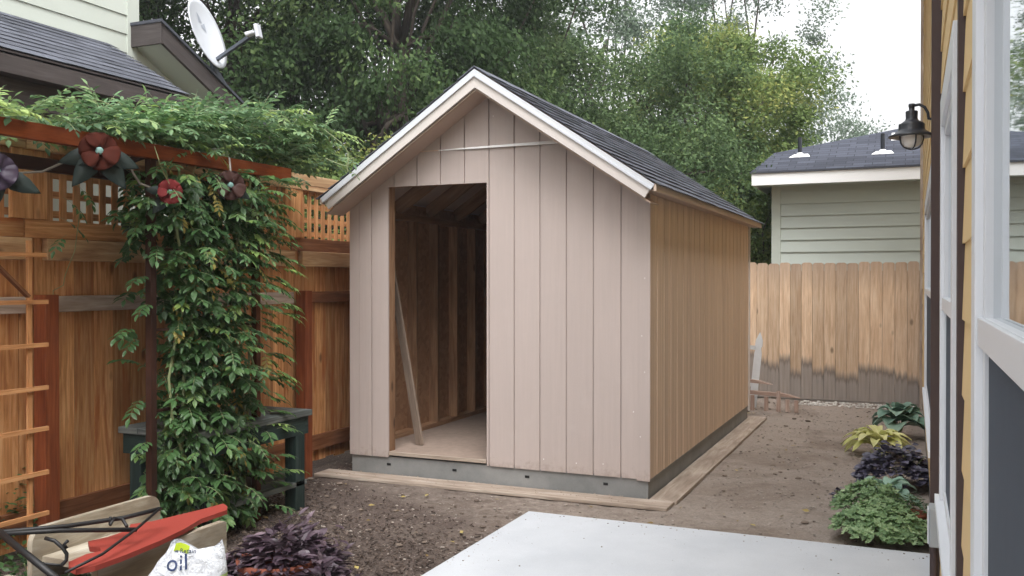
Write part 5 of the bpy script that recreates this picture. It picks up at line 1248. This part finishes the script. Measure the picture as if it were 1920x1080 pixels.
lobed('geranium', 'scalloped green plant just behind the mound at the slab corner', (-0.24, 6.26, 0), 300, 0.23, 0.28, 0.062, 8)
tp_ = root('flower_pot', (0.0, 6.02, 0), 'small terracotta pot of trailing greens against the house', 'potted plant')
mb = MB(); mb.lathe((0.0, 6.02, 0), [(0.001, 0), (0.055, 0), (0.072, 0.12), (0.082, 0.12), (0.082, 0.15), (0.07, 0.15), (0.068, 0.13), (0.001, 0.13)], 20); part('pot', mb, M['terra'], tp_, True)
S = newS(); broad_leaves(S, (0.0, 6.05, 0.13), 220, 0.10, 0.14, 0.03, 0.3, rd, 0.4); raw('foliage', leaves2('foliage', S), M['vine'], tp_)

# ------------------------------------------------------------ picket fence pieces by the back fence
pk = root('picket_panel', (-1.8, 11.5, 0), 'white gothic picket panel leaning behind the shed corner', 'picket panel')
def picket_outline(w, H):
    h = w / 2; return [(-h, 0), (h, 0), (h, H - 0.26), (h * 0.78, H - 0.22), (h * 0.72, H - 0.19), (h * 1.0, H - 0.17), (h * 0.95, H - 0.10), (0.0, H), (-h * 0.95, H - 0.10), (-h * 1.0, H - 0.17), (-h * 0.72, H - 0.19), (-h * 0.78, H - 0.22), (-h, H - 0.26)]
whitep = paint('chalky_white_paint', (0.66, 0.68, 0.70), 0.7, 0.12, 18)
lean = Matrix.Translation((-1.775, 11.42, 0.0)) @ Matrix.Rotation(R(4.5), 4, 'Y') @ Matrix.Rotation(R(-8), 4, 'X')
for i in range(4):
    mb = MB(); mb.prism([lean @ Vector((p[0] - i * 0.16, 0, p[1])) for p in picket_outline(0.088, 0.92)], lean.to_3x3() @ Vector((0, 0.018, 0)), 0.6); part('picket', mb, whitep, pk)
for z in (0.25, 0.70):
    mb = MB(); mb.box((-0.6, 0.019, z), (-0.02, 0.05, z + 0.05), 0.6, lean); part('rail', mb, whitep, pk)
pk2 = root('picket_panel', (-1.5, 11.3, 0), 'bare wood picket panel lying on its side behind the shed', 'picket panel')
barep = wood('bare_pink_wood', (0.30, 0.20, 0.16), (0.42, 0.31, 0.26), (0.52, 0.42, 0.37), knots=False)
for (z, xe, y) in ((0.325, -1.52, 11.25), (0.185, -1.20, 11.2)):
    mb = MB(); mb.prism([(-2.3, y, z + 0.02), (xe - 0.16, y, z - 0.012), (xe, y, z - 0.022), (xe - 0.14, y, z + 0.018), (xe - 0.22, y, z + 0.03), (-2.3, y, z + 0.068)], (0, 0.06, 0), 0.6); part('picket', mb, barep, pk2)
for i, x in enumerate((-1.86, -1.76, -1.60, -1.46, -1.36, -1.26)):
    zt = 0.24 if i == 3 else 0.19 - 0.01 * i
    mb = MB(); mb.box((x, 11.17, 0.0), (x + 0.045, 11.195, zt), 0.7); part('slat', mb, barep, pk2)

# ------------------------------------------------------------ thin volume added to veil the far trees like lens glare
hz = MB(); hz.box((-60, -40, -1.5), (60, 80, 22), 0.5)
hm = bpy.data.materials.new('glare_veil_volume'); hm.use_nodes = True; hn = hm.node_tree; hn.nodes.clear()
pv = hn.nodes.new('ShaderNodeVolumePrincipled'); pv.inputs['Color'].default_value = (0.93, 0.96, 1.0, 1); pv.inputs['Density'].default_value = 0.0022; pv.inputs['Anisotropy'].default_value = 0.2
ho = hn.nodes.new('ShaderNodeOutputMaterial'); hn.links.new(pv.outputs[0], ho.inputs['Volume'])
tag(part('glare_veil', hz, hm), 'thin pale volume added in place of lens glare over the far trees', 'glare_veil', kind='stuff')

# ------------------------------------------------------------ render settings
sc.cycles.max_bounces = 6; sc.cycles.diffuse_bounces = 4; sc.cycles.transparent_max_bounces = 4
sc.cycles.use_denoising = True
